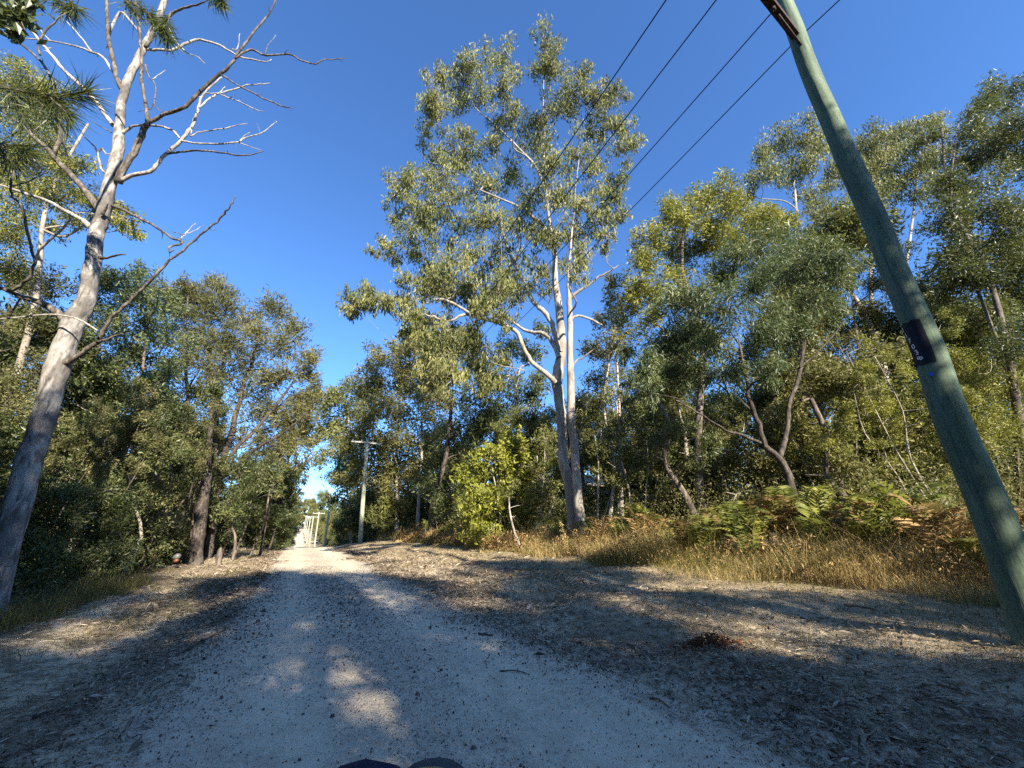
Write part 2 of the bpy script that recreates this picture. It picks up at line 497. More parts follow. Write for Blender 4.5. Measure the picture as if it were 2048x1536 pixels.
ss, ll = np.meshgrid(S, Lg, indexing='ij')
zz = gz_sl(ss, ll)
dip = np.clip((ll + 0.55) / 0.3, 0, 1) * np.clip((2.3 - ll) / 0.3, 0, 1)
zz = zz - 0.05 * dip
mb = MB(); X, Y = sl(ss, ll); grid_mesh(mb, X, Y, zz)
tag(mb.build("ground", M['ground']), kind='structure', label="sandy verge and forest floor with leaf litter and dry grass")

Sr = S[(S > -5) & (S < 420)]
def edge_noise(s, seed):
    return 0.16 * np.sin(s * 0.9 + seed) + 0.10 * np.sin(s * 2.3 + 2 * seed) + 0.07 * np.sin(s * 5.9 + seed * 3) + 0.05 * np.sin(s * 13.7 + seed)
eL = -0.85 + edge_noise(Sr, 1.3); eR = 2.72 + 0.55 * np.clip((5 - Sr) / 4, 0, 1) + edge_noise(Sr, 4.1)
tt = np.linspace(0, 1, 32)
sr = np.repeat(Sr[:, None], 32, 1); lr = eL[:, None] + (eR - eL)[:, None] * tt[None]
X, Y = sl(sr, lr)
mb = MB(); grid_mesh(mb, X, Y, gz_sl(sr, lr) + 0.006)
tag(mb.build("road", M['road']), kind='structure', label="pale gravel track running away to the left over a crest")

# ------------------------------------------------------------------ trees
def rad_px(px, py, F, w):
    """radius in metres of something w photograph-pixels wide at a pixel"""
    d = ray(px, py)
    x, v = (px - CX) / FPX, (CY - py) / FPX
    k = math.sqrt(1 + x * x + v * v)
    return 0.5 * w * (F / d[1]) / FPX / k

def px_path(pts, F0, F1=None, n=3, jit=0.0):
    """pixel polyline [(px, py, width)] at forward distance F0..F1 -> points and radii"""
    F1 = F0 if F1 is None else F1
    k = len(pts)
    fs = np.linspace(F0, F1, k)
    p = np.array([P(a[0], a[1], f) for a, f in zip(pts, fs)])
    r = np.array([rad_px(a[0], a[1], f, a[2]) for a, f in zip(pts, fs)])
    q = spline(np.hstack([p, r[:, None]]), n)
    if jit:
        q[1:-1, :3] += rng.normal(size=(len(q) - 2, 3)) * jit
    return q[:, :3], np.maximum(q[:, 3], 0.002)

def blob(px, py, r, F, sq=1.0):
    r = r * 1.1
    x, v = (px - CX) / FPX, (CY - py) / FPX
    return (P(px, py, F), r * depth(px, py, F) / FPX, depth(px, py, F) * 1.12 / math.sqrt(1 + 0.8 * (x * x + v * v)), sq)

def pblobs(lst, F, spread=0.0, l=None):
    """pixel blobs (px, py, r[, F]) about forward distance F; or, with l, about that lateral line"""
    out = []
    for b in lst:
        f = b[3] if len(b) > 3 else F
        out.append(blob(b[0], b[1], b[2], f + rng.uniform(-spread, spread)))
    return out

def crown_leaves(mb, blobs, style, cov=1.3, leafpx=6.5, asp=0.3, K=14, wood=None, twig_r=0.006, shell=0.55, sig=0.27):
    for c, r, t, sq in blobs:
        k = max(5, int(K * rng.uniform(0.8, 1.2)))
        u = unit(rng.normal(size=(k, 3)))
        rr = r * rng.uniform(shell * 0.45, 1.15, size=(k, 1)) * 0.95
        cc = c + u * rr * np.array([1, 1, sq])
        L0 = leafpx * t / FPX
        area = 0.5 * L0 * L0 * asp
        n = int(1.55 * cov * math.pi * r * r / area)
        which = rng.integers(0, k, n)
        ctone = rng.normal(size=k) * 0.13 + rng.normal() * 0.07
        off = unit(rng.normal(size=(n, 3))) * (rng.uniform(0, 1, (n, 1)) ** 0.55) * r * sig * 1.95
        if style == 'droop':
            off[:, 2] -= np.abs(rng.normal(size=n)) * r * 0.12
        p = cc[which] + off
        if style == 'droop':
            d = rng.normal(size=(n, 3)) * 0.42; d[:, 2] -= 1.0
        elif style == 'needle':
            d = unit(p - c) * 0.6 + rng.normal(size=(n, 3)) * 0.45; d[:, 2] += 0.25
        elif style == 'weep':
            d = unit(p - c) * 0.5 + rng.normal(size=(n, 3)) * 0.5; d[:, 2] -= 0.55
        else:
            d = unit(p - c) * 0.35 + rng.normal(size=(n, 3)) * 0.7
        tone = np.clip(0.5 + ctone[which] + rng.normal(size=n) * 0.17, 0, 1)
        L = L0 * np.clip(rng.lognormal(0, 0.3, n), 0.45, 1.7)
        leaves(mb, p, d, L, L * asp * rng.uniform(0.8, 1.2, n), tone)
        if wood is not None:
            for q in cc:
                m_ = (c + q) / 2 + rng.normal(size=3) * r * 0.08
                tube(wood, [c + (rng.normal(size=3) * r * 0.05), m_, q], [twig_r * 1.8, twig_r * 1.3, twig_r * 0.6], 3, False)

def limbs(wood, stems, blobs, scale=1.0, sides=6, rise=0.3):
    """grow a limb to every blob from the nearest fitting wood"""
    cand = []
    for pts, rad in stems:
        k0 = int(len(pts) * 0.35)
        for p, r in zip(pts[k0:], rad[k0:]):
            cand.append((*p, r))
    cand = np.array(cand)
    base = cand[:, :3].mean(0)
    order = sorted(range(len(blobs)), key=lambda i: np.linalg.norm(blobs[i][0] - base))
    for i in order:
        c, r, t, sq = blobs[i]
        d = np.linalg.norm(cand[:, :3] - c, axis=1)
        hz = np.linalg.norm(cand[:, :2] - c[:2], axis=1)
        cost = d + 1.6 * np.maximum(0, cand[:, 2] - (c[2] - 0.3 * hz)) - 4 * np.minimum(cand[:, 3], 0.1)
        j = int(np.argmin(cost))
        a = cand[j]
        ln = np.linalg.norm(c - a[:3])
        if ln < 0.05:
            continue
        r0 = min(a[3] * 0.72, (0.012 + 0.016 * ln) * scale + 0.15 * r * 0.05)
        r0 = max(r0, 0.006 * scale)
        m1 = a[:3] + (c - a[:3]) * 0.35 + rng.normal(size=3) * ln * 0.13 + np.array([0, 0, -0.04 * ln])
        m2 = a[:3] + (c - a[:3]) * 0.7 + rng.normal(size=3) * ln * 0.08 + np.array([0, 0, 0.05 * ln])
        q = spline([a[:3], m1, m2, c], 3)
        rd = np.linspace(r0, r0 * 0.42, len(q))
        tube(wood, q, rd, sides, False)
        cand = np.vstack([cand, np.hstack([q[3:], rd[3:, None]])])

def tree(name, label, cat, stems, blobs, leaf, bark, style='rand', group=None, cov=1.3, leafpx=6.5, asp=0.3, K=14,
         limb_scale=1.0, twigs=True, twig_r=0.006, base=None, sides=10, extra=None, sig=0.27, wob=0.03):
    """stems: list of (points, radii). Empty > trunk, crown"""
    base = stems[0][0][0] if base is None else base
    root = tag(empty(name, base), label, cat, group)
    w = MB()
    for pts, rad in stems:
        tube(w, pts, rad, sides, True, wob=wob)
    if extra:
        for pts, rad in extra:
            tube(w, pts, rad, 7, True, wob=wob)
    limbs(w, stems + (extra or []), blobs, limb_scale)
    lf = MB()
    crown_leaves(lf, blobs, style, cov, leafpx, asp, K, w if twigs else None, twig_r, sig=sig)
    w.build("trunk", M[bark], root, base)
    lf.build("crown", M[leaf], root, base)
    return root

def stem_to(px, py, F, top, w0=14, bend=0.3, n=4, w1=None):
    """a stem standing on the ground under pixel (px, py) at forward distance F and rising to the 3-D point top"""
    b = P(px, py, F)
    b[2] = gz(b[0], b[1]) - 0.1
    top = np.asarray(top, float)
    mids = []
    for k in range(1, n):
        a = k / n
        mids.append(b + (top - b) * a + np.array([rng.normal(), rng.normal(), 0]) * bend * math.sin(a * math.pi))
    pts = spline([b] + mids + [top], 3)
    r0 = rad_px(px, py, F, w0); r1 = r0 * 0.35 if w1 is None else rad_px(px, py, F, w1)
    rad = np.linspace(r0, r1, len(pts)); rad[0] *= 1.35; rad[1] *= 1.12
    return pts, rad

# ---- the dead gum on the left
FD = 5.8
dead = tag(empty("dead_tree", P(8, 1262, FD)), "tall leaning grey dead gum with bare crooked limbs at left verge", "tree")
dead_base = P(8, 1262, FD)
dead_base[2] = gz(dead_base[0], dead_base[1])
dead.location = dead_base
w = MB()
q, r = px_path([(-48, 1310, 92), (-30, 1255, 84), (-2, 1150, 76), (34, 1010, 70), (60, 920, 64), (86, 842, 58), (103, 780, 58), (116, 735, 60), (137, 671, 53),
                (152, 637, 54), (173, 602, 44), (181, 550, 40), (189, 500, 38), (195, 460, 36), (207, 424, 36), (219, 370, 33),
                (235, 307, 30), (239, 256, 26), (243, 205, 23), (260, 154, 21), (284, 103, 19), (305, 60, 18), (329, 0, 16),
                (345, -60, 12), (356, -120, 6)], FD, FD, 4, 0.006)
r = r * 0.97; dead_base = q[0].copy(); dead_base[2] = gz(dead_base[0], dead_base[1]); dead.location = dead_base
tube(w, q, r, 20, True, wob=0.035)
w.build("trunk", M['bark_dead'], dead, dead_base)
BR = [  # (points with widths, F at the root, F at the tip, material)
 ([(200, 424, 22), (161, 369, 19), (120, 328, 17), (106, 311, 15), (75, 280, 12), (38, 246, 10), (0, 219, 8), (-60, 180, 4)], 5.8, 5.1, 'bark_dead'),
 ([(108, 312, 13), (118, 280, 12), (121, 250, 11), (118, 215, 10), (107, 172, 9), (85, 126, 8), (34, 82, 7), (0, 62, 6), (-40, 40, 3)], 5.6, 5.0, 'bark_dead'),
 ([(80, 110, 7), (79, 82, 7), (99, 52, 6), (123, 32, 4), (135, 10, 3)], 5.2, 5.0, 'bark_dead'),
 ([(182, 456, 16), (165, 440, 14), (135, 424, 12), (90, 400, 10), (40, 384, 9), (0, 370, 7), (-50, 360, 4)], 5.8, 6.3, 'bark_dead_pale'),
 ([(226, 250, 14), (200, 214, 13), (164, 174, 12), (130, 143, 11), (105, 112, 10), (85, 89, 9), (58, 55, 8), (32, 28, 6), (0, -20, 3)], 5.8, 6.3, 'bark_dead_pale'),
 ([(246, 182, 15), (236, 164, 13), (226, 120, 12), (216, 68, 11), (213, 0, 10), (212, -60, 6)], 5.8, 5.2, 'bark_dead'),
 ([(240, 165, 9), (222, 138, 8), (205, 113, 8), (178, 102, 7), (150, 92, 6), (103, 82, 5), (55, 77, 4), (30, 74, 2)], 5.8, 6.2, 'bark_dead_pale'),
 ([(186, 106, 5), (170, 86, 5), (154, 65, 5), (140, 50, 4), (123, 36, 2)], 6.0, 6.2, 'bark_dead_pale'),
 ([(100, 81, 4), (88, 68, 3), (78, 54, 2)], 6.1, 6.2, 'bark_dead_pale'),
 ([(236, 365, 24), (244, 342, 20), (262, 315, 18), (280, 280, 18), (290, 255, 16), (305, 241, 12), (328, 229, 11), (350, 221, 10.5), (372, 212, 10), (403, 181, 10), (431, 154, 9),
   (455, 137, 8.5), (468, 120, 7.5), (478, 103, 7), (506, 68, 6), (533, 34, 5), (548, 8, 4), (556, -30, 2)], 5.8, 4.9, 'bark_dead'),
 ([(470, 117, 6), (490, 103, 6), (506, 99, 6), (533, 111, 5.5), (560, 110, 5), (581, 109, 4.5), (605, 122, 4), (632, 128, 3.5), (650, 119, 3), (690, 117, 2)], 5.1, 5.3, 'bark_dead'),
 ([(530, 110, 3), (536, 90, 2), (552, 70, 1.4)], 5.2, 5.2, 'bark_dead'),
 ([(442, 150, 5), (470, 166, 4), (495, 181, 4), (540, 202, 3.5), (565, 212, 3), (586, 216, 2)], 5.1, 4.8, 'bark_dead'),
 ([(292, 252, 12), (294, 235, 10), (290, 205, 9), (283, 154, 9), (284, 120, 8), (280, 68, 8), (272, 0, 7), (268, -50, 4)], 5.5, 5.3, 'bark_dead'),
 ([(240, 362, 14), (262, 352, 12), (301, 342, 11), (315, 326, 10.5), (328, 311, 10), (345, 297, 10), (359, 284, 9.5), (372, 270, 9), (386, 249, 8), (394, 230, 7.5), (398, 212, 7), (403, 196, 6), (410, 185, 5.5),
   (428, 168, 4.5), (444, 154, 3)], 5.8, 5.6, 'bark_dead_pale'),
 ([(335, 308, 6), (360, 304, 6), (386, 301, 5.5), (412, 302, 5), (437, 304, 4.5), (489, 311, 3.5), (528, 302, 2)], 5.7, 5.4, 'bark_dead'),
 ([(362, 282, 5), (400, 287, 4.5), (444, 287, 4.5), (475, 284, 4), (490, 276, 3.5), (513, 270, 3), (535, 258, 2.5), (554, 243, 1.6)], 5.7, 5.9, 'bark_dead_pale'),
 ([(475, 284, 3), (495, 292, 2), (522, 300, 1.3)], 5.8, 5.9, 'bark_dead_pale'),
 ([(478, 283, 2.6), (488, 272, 2.2), (500, 264, 1.3)], 5.8, 5.8, 'bark_dead_pale'),
 ([(380, 272, 4), (395, 266, 3.6), (410, 263, 3.4), (450, 256, 3), (495, 247, 1.6)], 5.7, 5.9, 'bark_dead_pale'),
 ([(382, 268, 4), (384, 252, 3), (386, 238, 2)], 5.7, 5.7, 'bark_dead_pale'),
 ([(398, 216, 5), (412, 202, 5), (427, 191, 4.5), (444, 185, 4.5), (461, 181, 4), (495, 171, 3.5), (520, 168, 3), (541, 166, 2)], 5.6, 5.9, 'bark_dead_pale'),
 ([(413, 186, 4), (440, 188, 3.5), (455, 195, 3.2), (475, 202, 3), (495, 212, 2.6), (528, 223, 1.6)], 5.6, 5.8, 'bark_dead_pale'),
 ([(438, 187, 3), (446, 178, 2.4), (450, 173, 1.5)], 5.6, 5.6, 'bark_dead_pale'),
 ([(243, 268, 11), (257, 258, 8), (273, 251, 7), (308, 251, 6.5), (335, 256, 6), (350, 265, 6), (360, 277, 5)], 5.8, 5.7, 'bark_dead_pale'),
 ([(288, 99, 9), (315, 99, 8), (342, 101, 8), (369, 89, 8), (385, 82, 7.5), (400, 79, 7), (434, 89, 6), (455, 100, 5), (478, 113, 4.5), (513, 121, 4), (530, 124, 3), (543, 119, 2)], 5.8, 6.1, 'bark_dead_pale'),
 ([(331, 44, 4), (340, 60, 4), (349, 79, 4), (362, 95, 3.6), (376, 106, 3), (398, 115, 2.4), (411, 128, 1.5)], 6.0, 6.1, 'bark_dead_pale'),
 ([(462, 100, 3), (474, 98, 2.6), (478, 82, 2.2), (480, 67, 1.3)], 6.0, 6.0, 'bark_dead_pale'),
 ([(290, 95, 10), (305, 70, 10), (321, 48, 9), (340, 30, 8), (359, 20, 7), (385, 12, 6), (410, 3, 4), (430, -10, 2)], 5.7, 5.2, 'bark_dead'),
 ([(291, 130, 6), (296, 150, 4.5), (310, 170, 4), (311, 190, 4), (308, 210, 3.6), (318, 220, 2.6), (330, 229, 2)], 5.5, 5.4, 'bark_dead'),
 ([(310, 205, 3), (300, 217, 2.4), (277, 224, 1.4)], 5.5, 5.5, 'bark_dead'),
 ([(305, 158, 3), (316, 150, 2.4), (331, 140, 1.4)], 5.5, 5.6, 'bark_dead_pale'),
 ([(218, 70, 8), (240, 25, 8), (262, 45, 8), (277, 62, 7), (282, 95, 6)], 5.7, 5.6, 'bark_dead_pale'),
 ([(225, 412, 12), (245, 418, 9), (273, 434, 8), (294, 444, 7.5), (314, 455, 7), (342, 475, 6.5), (356, 480, 6), (366, 484, 6), (358, 490, 5.5), (344, 490, 5.5), (338, 498, 4.5), (340, 505, 3.5), (352, 500, 2)], 5.8, 5.4, 'bark_dead'),
 ([(362, 478, 4), (372, 464, 3), (391, 447, 1.6)], 5.4, 5.5, 'bark_dead_pale'),
 ([(368, 470, 3), (385, 462, 2.2), (408, 451, 1.3)], 5.4, 5.5, 'bark_dead_pale'),
 ([(366, 470, 2.6), (356, 467, 2.2), (343, 463, 1.4)], 5.4, 5.4, 'bark_dead'),
 ([(120, 735, 20), (140, 722, 17), (165, 705, 14), (195, 684, 12), (203, 668, 11), (214, 648, 9), (232, 626, 9), (253, 608, 9), (273, 589, 8.5), (290, 572, 8), (308, 555, 8), (342, 520, 7), (366, 500, 6), (400, 470, 5.5), (425, 450, 5),
   (445, 432, 5), (455, 420, 4.5), (464, 405, 3.5), (471, 390, 2)], 5.8, 4.8, 'bark_dead'),
 ([(194, 685, 9), (215, 679, 7), (235, 671, 5), (246, 667, 3)], 5.6, 5.5, 'bark_dead'),
 ([(140, 650, 26), (120, 630, 22), (85, 606, 19), (62, 598, 18), (41, 592, 17), (20, 582, 15), (0, 576, 13), (-60, 560, 8)], 5.8, 5.2, 'bark_dead'),
 ([(20, 583, 10), (42, 570, 10), (58, 556, 9), (66, 536, 9), (68, 517, 8), (62, 490, 8), (52, 450, 8), (44, 412, 7), (26, 395, 7), (20, 372, 7), (30, 335, 6), (38, 310, 5), (50, 290, 3)], 5.35, 4.7, 'bark_dead'),
 ([(26, 372, 5), (60, 362, 4), (80, 352, 3), (98, 340, 2)], 4.9, 4.9, 'bark_dead'),
 ([(200, 516, 12), (214, 516, 7), (232, 511, 6), (251, 509, 4)], 5.75, 5.6, 'bark_dead'),
 ([(226, 352, 8), (208, 344, 6), (200, 330, 6), (197, 310, 6), (190, 296, 5), (176, 280, 4), (163, 265, 2)], 5.8, 5.7, 'bark_dead_pale'),
 ([(196, 305, 5), (205, 298, 5), (212, 309, 4), (220, 308, 4)], 5.75, 5.8, 'bark_dead_pale'),
 ([(222, 265, 4), (208, 256, 3), (190, 247, 2.4), (180, 241, 1.4)], 5.8, 5.9, 'bark_dead'),
 ([(205, 430, 10), (212, 415, 7), (218, 405, 3)], 5.7, 5.6, 'bark_dead'),
]
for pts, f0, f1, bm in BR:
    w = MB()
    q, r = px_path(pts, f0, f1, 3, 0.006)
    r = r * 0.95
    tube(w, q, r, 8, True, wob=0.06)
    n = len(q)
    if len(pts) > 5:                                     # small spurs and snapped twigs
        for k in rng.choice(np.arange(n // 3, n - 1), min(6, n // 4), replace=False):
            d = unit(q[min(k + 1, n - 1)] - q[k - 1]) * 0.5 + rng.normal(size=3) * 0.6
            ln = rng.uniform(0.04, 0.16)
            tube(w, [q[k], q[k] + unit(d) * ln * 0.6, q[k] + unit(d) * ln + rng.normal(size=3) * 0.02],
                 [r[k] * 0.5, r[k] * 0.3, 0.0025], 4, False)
    w.build("branch", M['bark_dead_shaded' if bm == 'bark_dead' else bm], dead, dead_base)  # shaded limbs get their shade from the darker bark colour
# the climbing stem round its trunk
w = MB()
q, r = px_path([(-20, 640, 5), (0, 638, 5), (35, 635, 5), (68, 631, 5), (105, 629, 5), (137, 633, 5), (160, 640, 5), (178, 650, 5), (195, 661, 4)], 5.45, 5.45, 3)
tube(w, q, r, 6)
tag(w.build("climbing_vine", M['bark_dead_pale'], None, q[0]), "thin pale bare vine stem hung across the dead gum's trunk", "vine")

# ---- the tall twin-stemmed gum
FG = 14.0
gq = px_path([(1146, 1075, 40), (1146, 1030, 36), (1142, 1000, 31), (1134, 950, 29), (1128, 927, 28), (1123, 842, 26), (1117, 790, 27), (1115, 755, 30), (1121, 722, 27), (1124, 690, 24),
              (1123, 671, 22), (1118, 620, 20), (1111, 568, 17), (1108, 500, 13), (1098, 440, 10), (1094, 390, 8), (1088, 320, 6), (1086, 240, 4), (1088, 150, 2)], 13.9, 14.6, 4, 0.012)
gq2 = px_path([(1162, 1075, 32), (1160, 1030, 29), (1156, 1000, 26), (1150, 910, 23), (1143, 842, 22), (1142, 773, 20), (1140, 705, 17), (1140, 637, 15),
               (1139, 600, 14), (1137, 560, 9), (1140, 500, 6), (1147, 430, 4.5), (1152, 370, 3), (1158, 320, 2)], 13.5, 13.0, 4, 0.012)
ex = [px_path(p, a, b, 3, 0.015) for p, a, b in [
    ([(1110, 765, 15), (1098, 752, 13), (1075, 735, 12), (1060, 719, 11), (1050, 700, 11), (1036, 667, 11), (1018, 655, 10), (999, 647, 9.5), (970, 638, 9), (947, 630, 8), (915, 612, 8), (889, 599, 7), (870, 600, 6), (852, 607, 4)], 13.9, 12.3),
    ([(1118, 716, 14), (1108, 690, 12), (1094, 671, 11), (1080, 666, 10), (1063, 664, 9), (1040, 655, 7), (1010, 632, 6), (985, 610, 4)], 14.0, 15.5),
    ([(1120, 705, 15), (1114, 680, 14), (1104, 647, 13), (1090, 625, 13), (1074, 612, 12), (1063, 598, 11), (1052, 570, 9), (1030, 530, 8), (1010, 480, 6), (1000, 420, 4)], 14.1, 15.0),
    ([(1139, 600, 10), (1150, 588, 9), (1175, 572, 7), (1200, 552, 6), (1220, 542, 4), (1238, 530, 2.5)], 13.3, 12.6),
    ([(947, 630, 7), (925, 630, 7), (905, 640, 6.5), (885, 640, 6), (868, 634, 5), (850, 628, 3)], 12.9, 12.2),
    ([(1139, 640, 8), (1155, 632, 6), (1185, 640, 6), (1210, 655, 5)], 13.3, 13.8),
    ([(1142, 740, 6), (1152, 722, 5), (1170, 712, 4), (1186, 700, 2.5)], 13.5, 13.2),
    ([(1100, 470, 11), (1080, 445, 10), (1065, 435, 9), (1050, 420, 7), (1010, 400, 5), (960, 380, 4)], 14.4, 13.2),
    ([(1092, 380, 9), (1070, 330, 7), (1040, 300, 6), (990, 250, 5), (950, 215, 3)], 14.5, 15.6),
    ([(1063, 720, 6), (1055, 728, 5), (1042, 735, 5), (1036, 752, 4), (1032, 775, 3)], 13.8, 13.7)]]
GB = [(1090, 92, 40), (1080, 140, 36), (1100, 125, 32), (1005, 125, 40), (1000, 165, 36), (945, 128, 36), (925, 160, 40), (880, 150, 30), (868, 190, 34), (865, 225, 36), (855, 250, 22),
      (905, 200, 36), (960, 180, 40), (1020, 205, 34), (1160, 145, 32), (1175, 185, 42), (1130, 190, 34), (1205, 205, 36), (1215, 175, 20), (1250, 190, 18), (1240, 250, 34), (1205, 270, 42), (1265, 285, 22), (1248, 300, 28),
      (1110, 230, 42), (1065, 240, 36), (1060, 290, 46), (1000, 240, 30), (930, 262, 22), (905, 300, 40), (870, 320, 36), (890, 350, 40), (940, 320, 36), (985, 300, 36), (838, 355, 36), (810, 365, 34), (790, 390, 28), (805, 420, 34), (845, 410, 36),
      (900, 400, 44), (960, 370, 44), (1015, 345, 40), (1100, 330, 46), (1155, 300, 40), (1180, 345, 38), (1235, 360, 30), (1225, 395, 36), (1245, 430, 24), (1205, 440, 36), (1215, 480, 28), (1170, 400, 40), (1120, 400, 46), (1060, 400, 40),
      (980, 430, 44), (930, 450, 46), (865, 460, 44), (820, 470, 36), (1040, 460, 40), (1090, 480, 44), (1150, 470, 40), (765, 492, 22), (745, 500, 16), (790, 510, 26), (840, 510, 38), (900, 520, 46), (965, 510, 46), (1030, 520, 44),
      (1090, 550, 38), (1150, 540, 34), (1165, 505, 30), (860, 560, 44), (810, 555, 26), (925, 570, 44), (985, 575, 44), (1040, 580, 36), (700, 600, 24), (735, 592, 30), (765, 600, 26), (690, 620, 14),
      (812, 610, 34), (845, 640, 36), (900, 660, 44), (955, 600, 36), (950, 680, 40), (860, 700, 36), (815, 665, 26), (900, 740, 38), (955, 745, 38), (850, 750, 26), (1000, 720, 30), (1010, 640, 26)]
GB += [(a_ + 10, b_ + 12, c_) for a_, b_, c_ in GB if b_ > 555 and a_ < 1000]
mid = 1040
gbl = []
for px_, py_, r_ in GB:
    half = max(1.0, 4.2 * (1 - abs(px_ - mid) / 420.0)) * (0.55 if py_ < 180 else 1.0)
    gbl.append(blob(px_, py_, r_ * 0.92, FG + rng.uniform(-half, half)))
gq = (gq[0], gq[1] * 0.76); gq2 = (gq2[0], gq2[1] * 0.76); ex = [(a_, b_ * 0.8) for a_, b_ in ex]
gbase = P(1150, 1050, FG); gbase[2] = gz(gbase[0], gbase[1])
tree("gum_tree", "tallest white-barked gum with twin stems and open drooping crown in centre", "tree", [gq, gq2], gbl, 'leaf_gum', 'bark_gum', 'droop',
     cov=1.08, leafpx=8.2, asp=0.26, K=13, limb_scale=0.75, twig_r=0.008, base=gbase, sides=14, extra=ex, sig=0.23, wob=0.02)

# ---- a helper for woodland trees given in pixels
def ptree(label, lst, F, spread, stem_px, leaf, bark, style='rand', name="tree", cat="tree", group=None, w0=12, top=None, **kw):
    bl = pblobs(lst, F, spread)
    tops = np.array([b[0] for b in bl])
    stems = []
    for i, sp_ in enumerate(stem_px):
        px_, F_ = sp_[0], sp_[1]
        tp = top[i] if top else None
        if tp is None:
            # rise to the middle of the crown, a little below its top
            m = tops.mean(0); hi = tops[:, 2].max()
            t_ = np.array([m[0] + rng.normal() * 0.3, m[1] + rng.normal() * 0.3, m[2] + 0.55 * (hi - m[2])])
        else:
            t_ = P(*tp)
        stems.append(stem_to(px_, 1060, F_, t_, sp_[2] if len(sp_) > 2 else w0, bend=0.25))
    return tree(name, label, cat, stems, bl, leaf, bark, style, group, **kw)

# right of the gum
aF = 9.0
ac1 = px_path([(1594, 1040, 24), (1586, 992, 22), (1578, 960, 20), (1569, 934, 19), (1555, 914, 16), (1531, 893, 13), (1522, 860, 12), (1508, 825, 11), (1497, 800, 10), (1492, 760, 7), (1480, 690, 5)], aF, aF - 0.5, 3, 0.01)
ac2 = px_path([(1560, 918, 13), (1566, 895, 12), (1573, 870, 11), (1577, 830, 10), (1581, 800, 9), (1596, 756, 9), (1606, 705, 8), (1614, 660, 7), (1623, 620, 6), (1618, 560, 4)], aF, aF + 0.6, 3, 0.01)
acx = [px_path([(1530, 890, 8), (1505, 880, 7), (1480, 870, 6), (1450, 860, 5), (1420, 838, 4), (1380, 815, 4), (1350, 800, 3)], aF - 0.2, aF - 1.2, 3, 0.01),
       px_path([(1510, 830, 6), (1480, 800, 5), (1462, 790, 4), (1440, 770, 3)], aF - 0.3, aF + 0.8, 3, 0.01),
       px_path([(1600, 735, 5), (1640, 700, 4), (1670, 665, 3), (1690, 640, 2)], aF + 0.3, aF, 3, 0.01)]
AB = [(1290, 735, 42), (1255, 705, 24), (1330, 690, 46), (1340, 640, 46), (1390, 600, 48), (1385, 665, 48), (1440, 550, 48), (1445, 620, 50), (1500, 510, 44), (1505, 580, 50), (1545, 500, 44),
      (1560, 550, 48), (1600, 480, 42), (1610, 535, 48), (1655, 500, 40), (1690, 520, 34), (1700, 560, 30), (1660, 560, 44), (1560, 620, 46), (1620, 600, 42), (1665, 620, 34), (1500, 650, 46), (1430, 690, 44), (1490, 710, 44),
      (1560, 680, 42), (1540, 735, 34), (1460, 750, 38), (1400, 740, 40), (1350, 745, 36), (1300, 785, 26), (1260, 765, 22), (1610, 660, 30)]
abase = ac1[0][1].copy(); abase[2] = gz(abase[0], abase[1])
tree("acacia_tree", "broad dark green weeping acacia with forked dark trunk left of green pole", "tree", [ac1, ac2], [blob(a, b, r_ * 0.95, aF + rng.uniform(-2.0, 1.6)) for a, b, r_ in AB],
     'leaf_acacia', 'bark_dark', 'weep', cov=1.35, leafpx=9.5, asp=0.2, K=12, twig_r=0.005, base=abase, extra=acx)

ptree("yellow-green bushy tree behind the weeping acacia's left side", [(1400, 395, 36), (1440, 385, 34), (1475, 415, 36), (1335, 440, 36), (1300, 480, 34), (1370, 440, 40), (1430, 450, 40), (1500, 440, 36), (1540, 440, 34), (1290, 520, 34),
      (1345, 510, 40), (1410, 500, 40), (1470, 480, 40), (1270, 570, 30), (1310, 580, 36), (1255, 620, 26), (1300, 640, 30), (1530, 470, 34), (1570, 450, 30), (1360, 570, 36)], 14, 1.8, [(1400, 14, 22)], 'leaf_yellow', 'bark_rough', cov=1.5, leafpx=7, K=15)
ptree("small brownish-leaved tree between the tall gum and the acacia", [(1225, 590, 28), (1240, 640, 30), (1200, 640, 24), (1260, 590, 24), (1215, 690, 28), (1250, 690, 28), (1180, 700, 22), (1230, 560, 22)], 17, 1.2, [(1245, 17, 10), (1215, 17.5, 8)], 'leaf_olive', 'bark_pale', cov=1.0, leafpx=6.5, K=12)
ptree("open-crowned pale eucalypt with white limbs seen left of green pole", [(1560, 290, 34), (1535, 340, 34), (1595, 275, 32), (1620, 310, 34), (1585, 345, 36), (1510, 355, 20), (1530, 300, 26), (1650, 350, 30), (1620, 390, 28), (1640, 290, 26), (1500, 390, 16)],
      17, 1.6, [(1670, 17, 20)], 'leaf_gum', 'bark_gum', 'droop', cov=1.1, leafpx=7, K=12, top=[(1590, 380, 17)])
ptree("pale bronze-leaved eucalypt crown rising just right of green pole", [(1720, 300, 34), (1755, 285, 36), (1800, 270, 32), (1850, 250, 26), (1870, 270, 20), (1840, 285, 30), (1780, 320, 40), (1735, 350, 38), (1830, 335, 32), (1790, 370, 38), (1745, 400, 34), (1860, 320, 24), (1700, 340, 26), (1890, 300, 16), (1850, 380, 30)],
      16, 1.8, [(1740, 16, 20), (1800, 16.5, 16)], 'leaf_gum', 'bark_gum', 'droop', cov=1.3, leafpx=7, K=13, top=[(1760, 360, 16), (1840, 300, 16.5)])
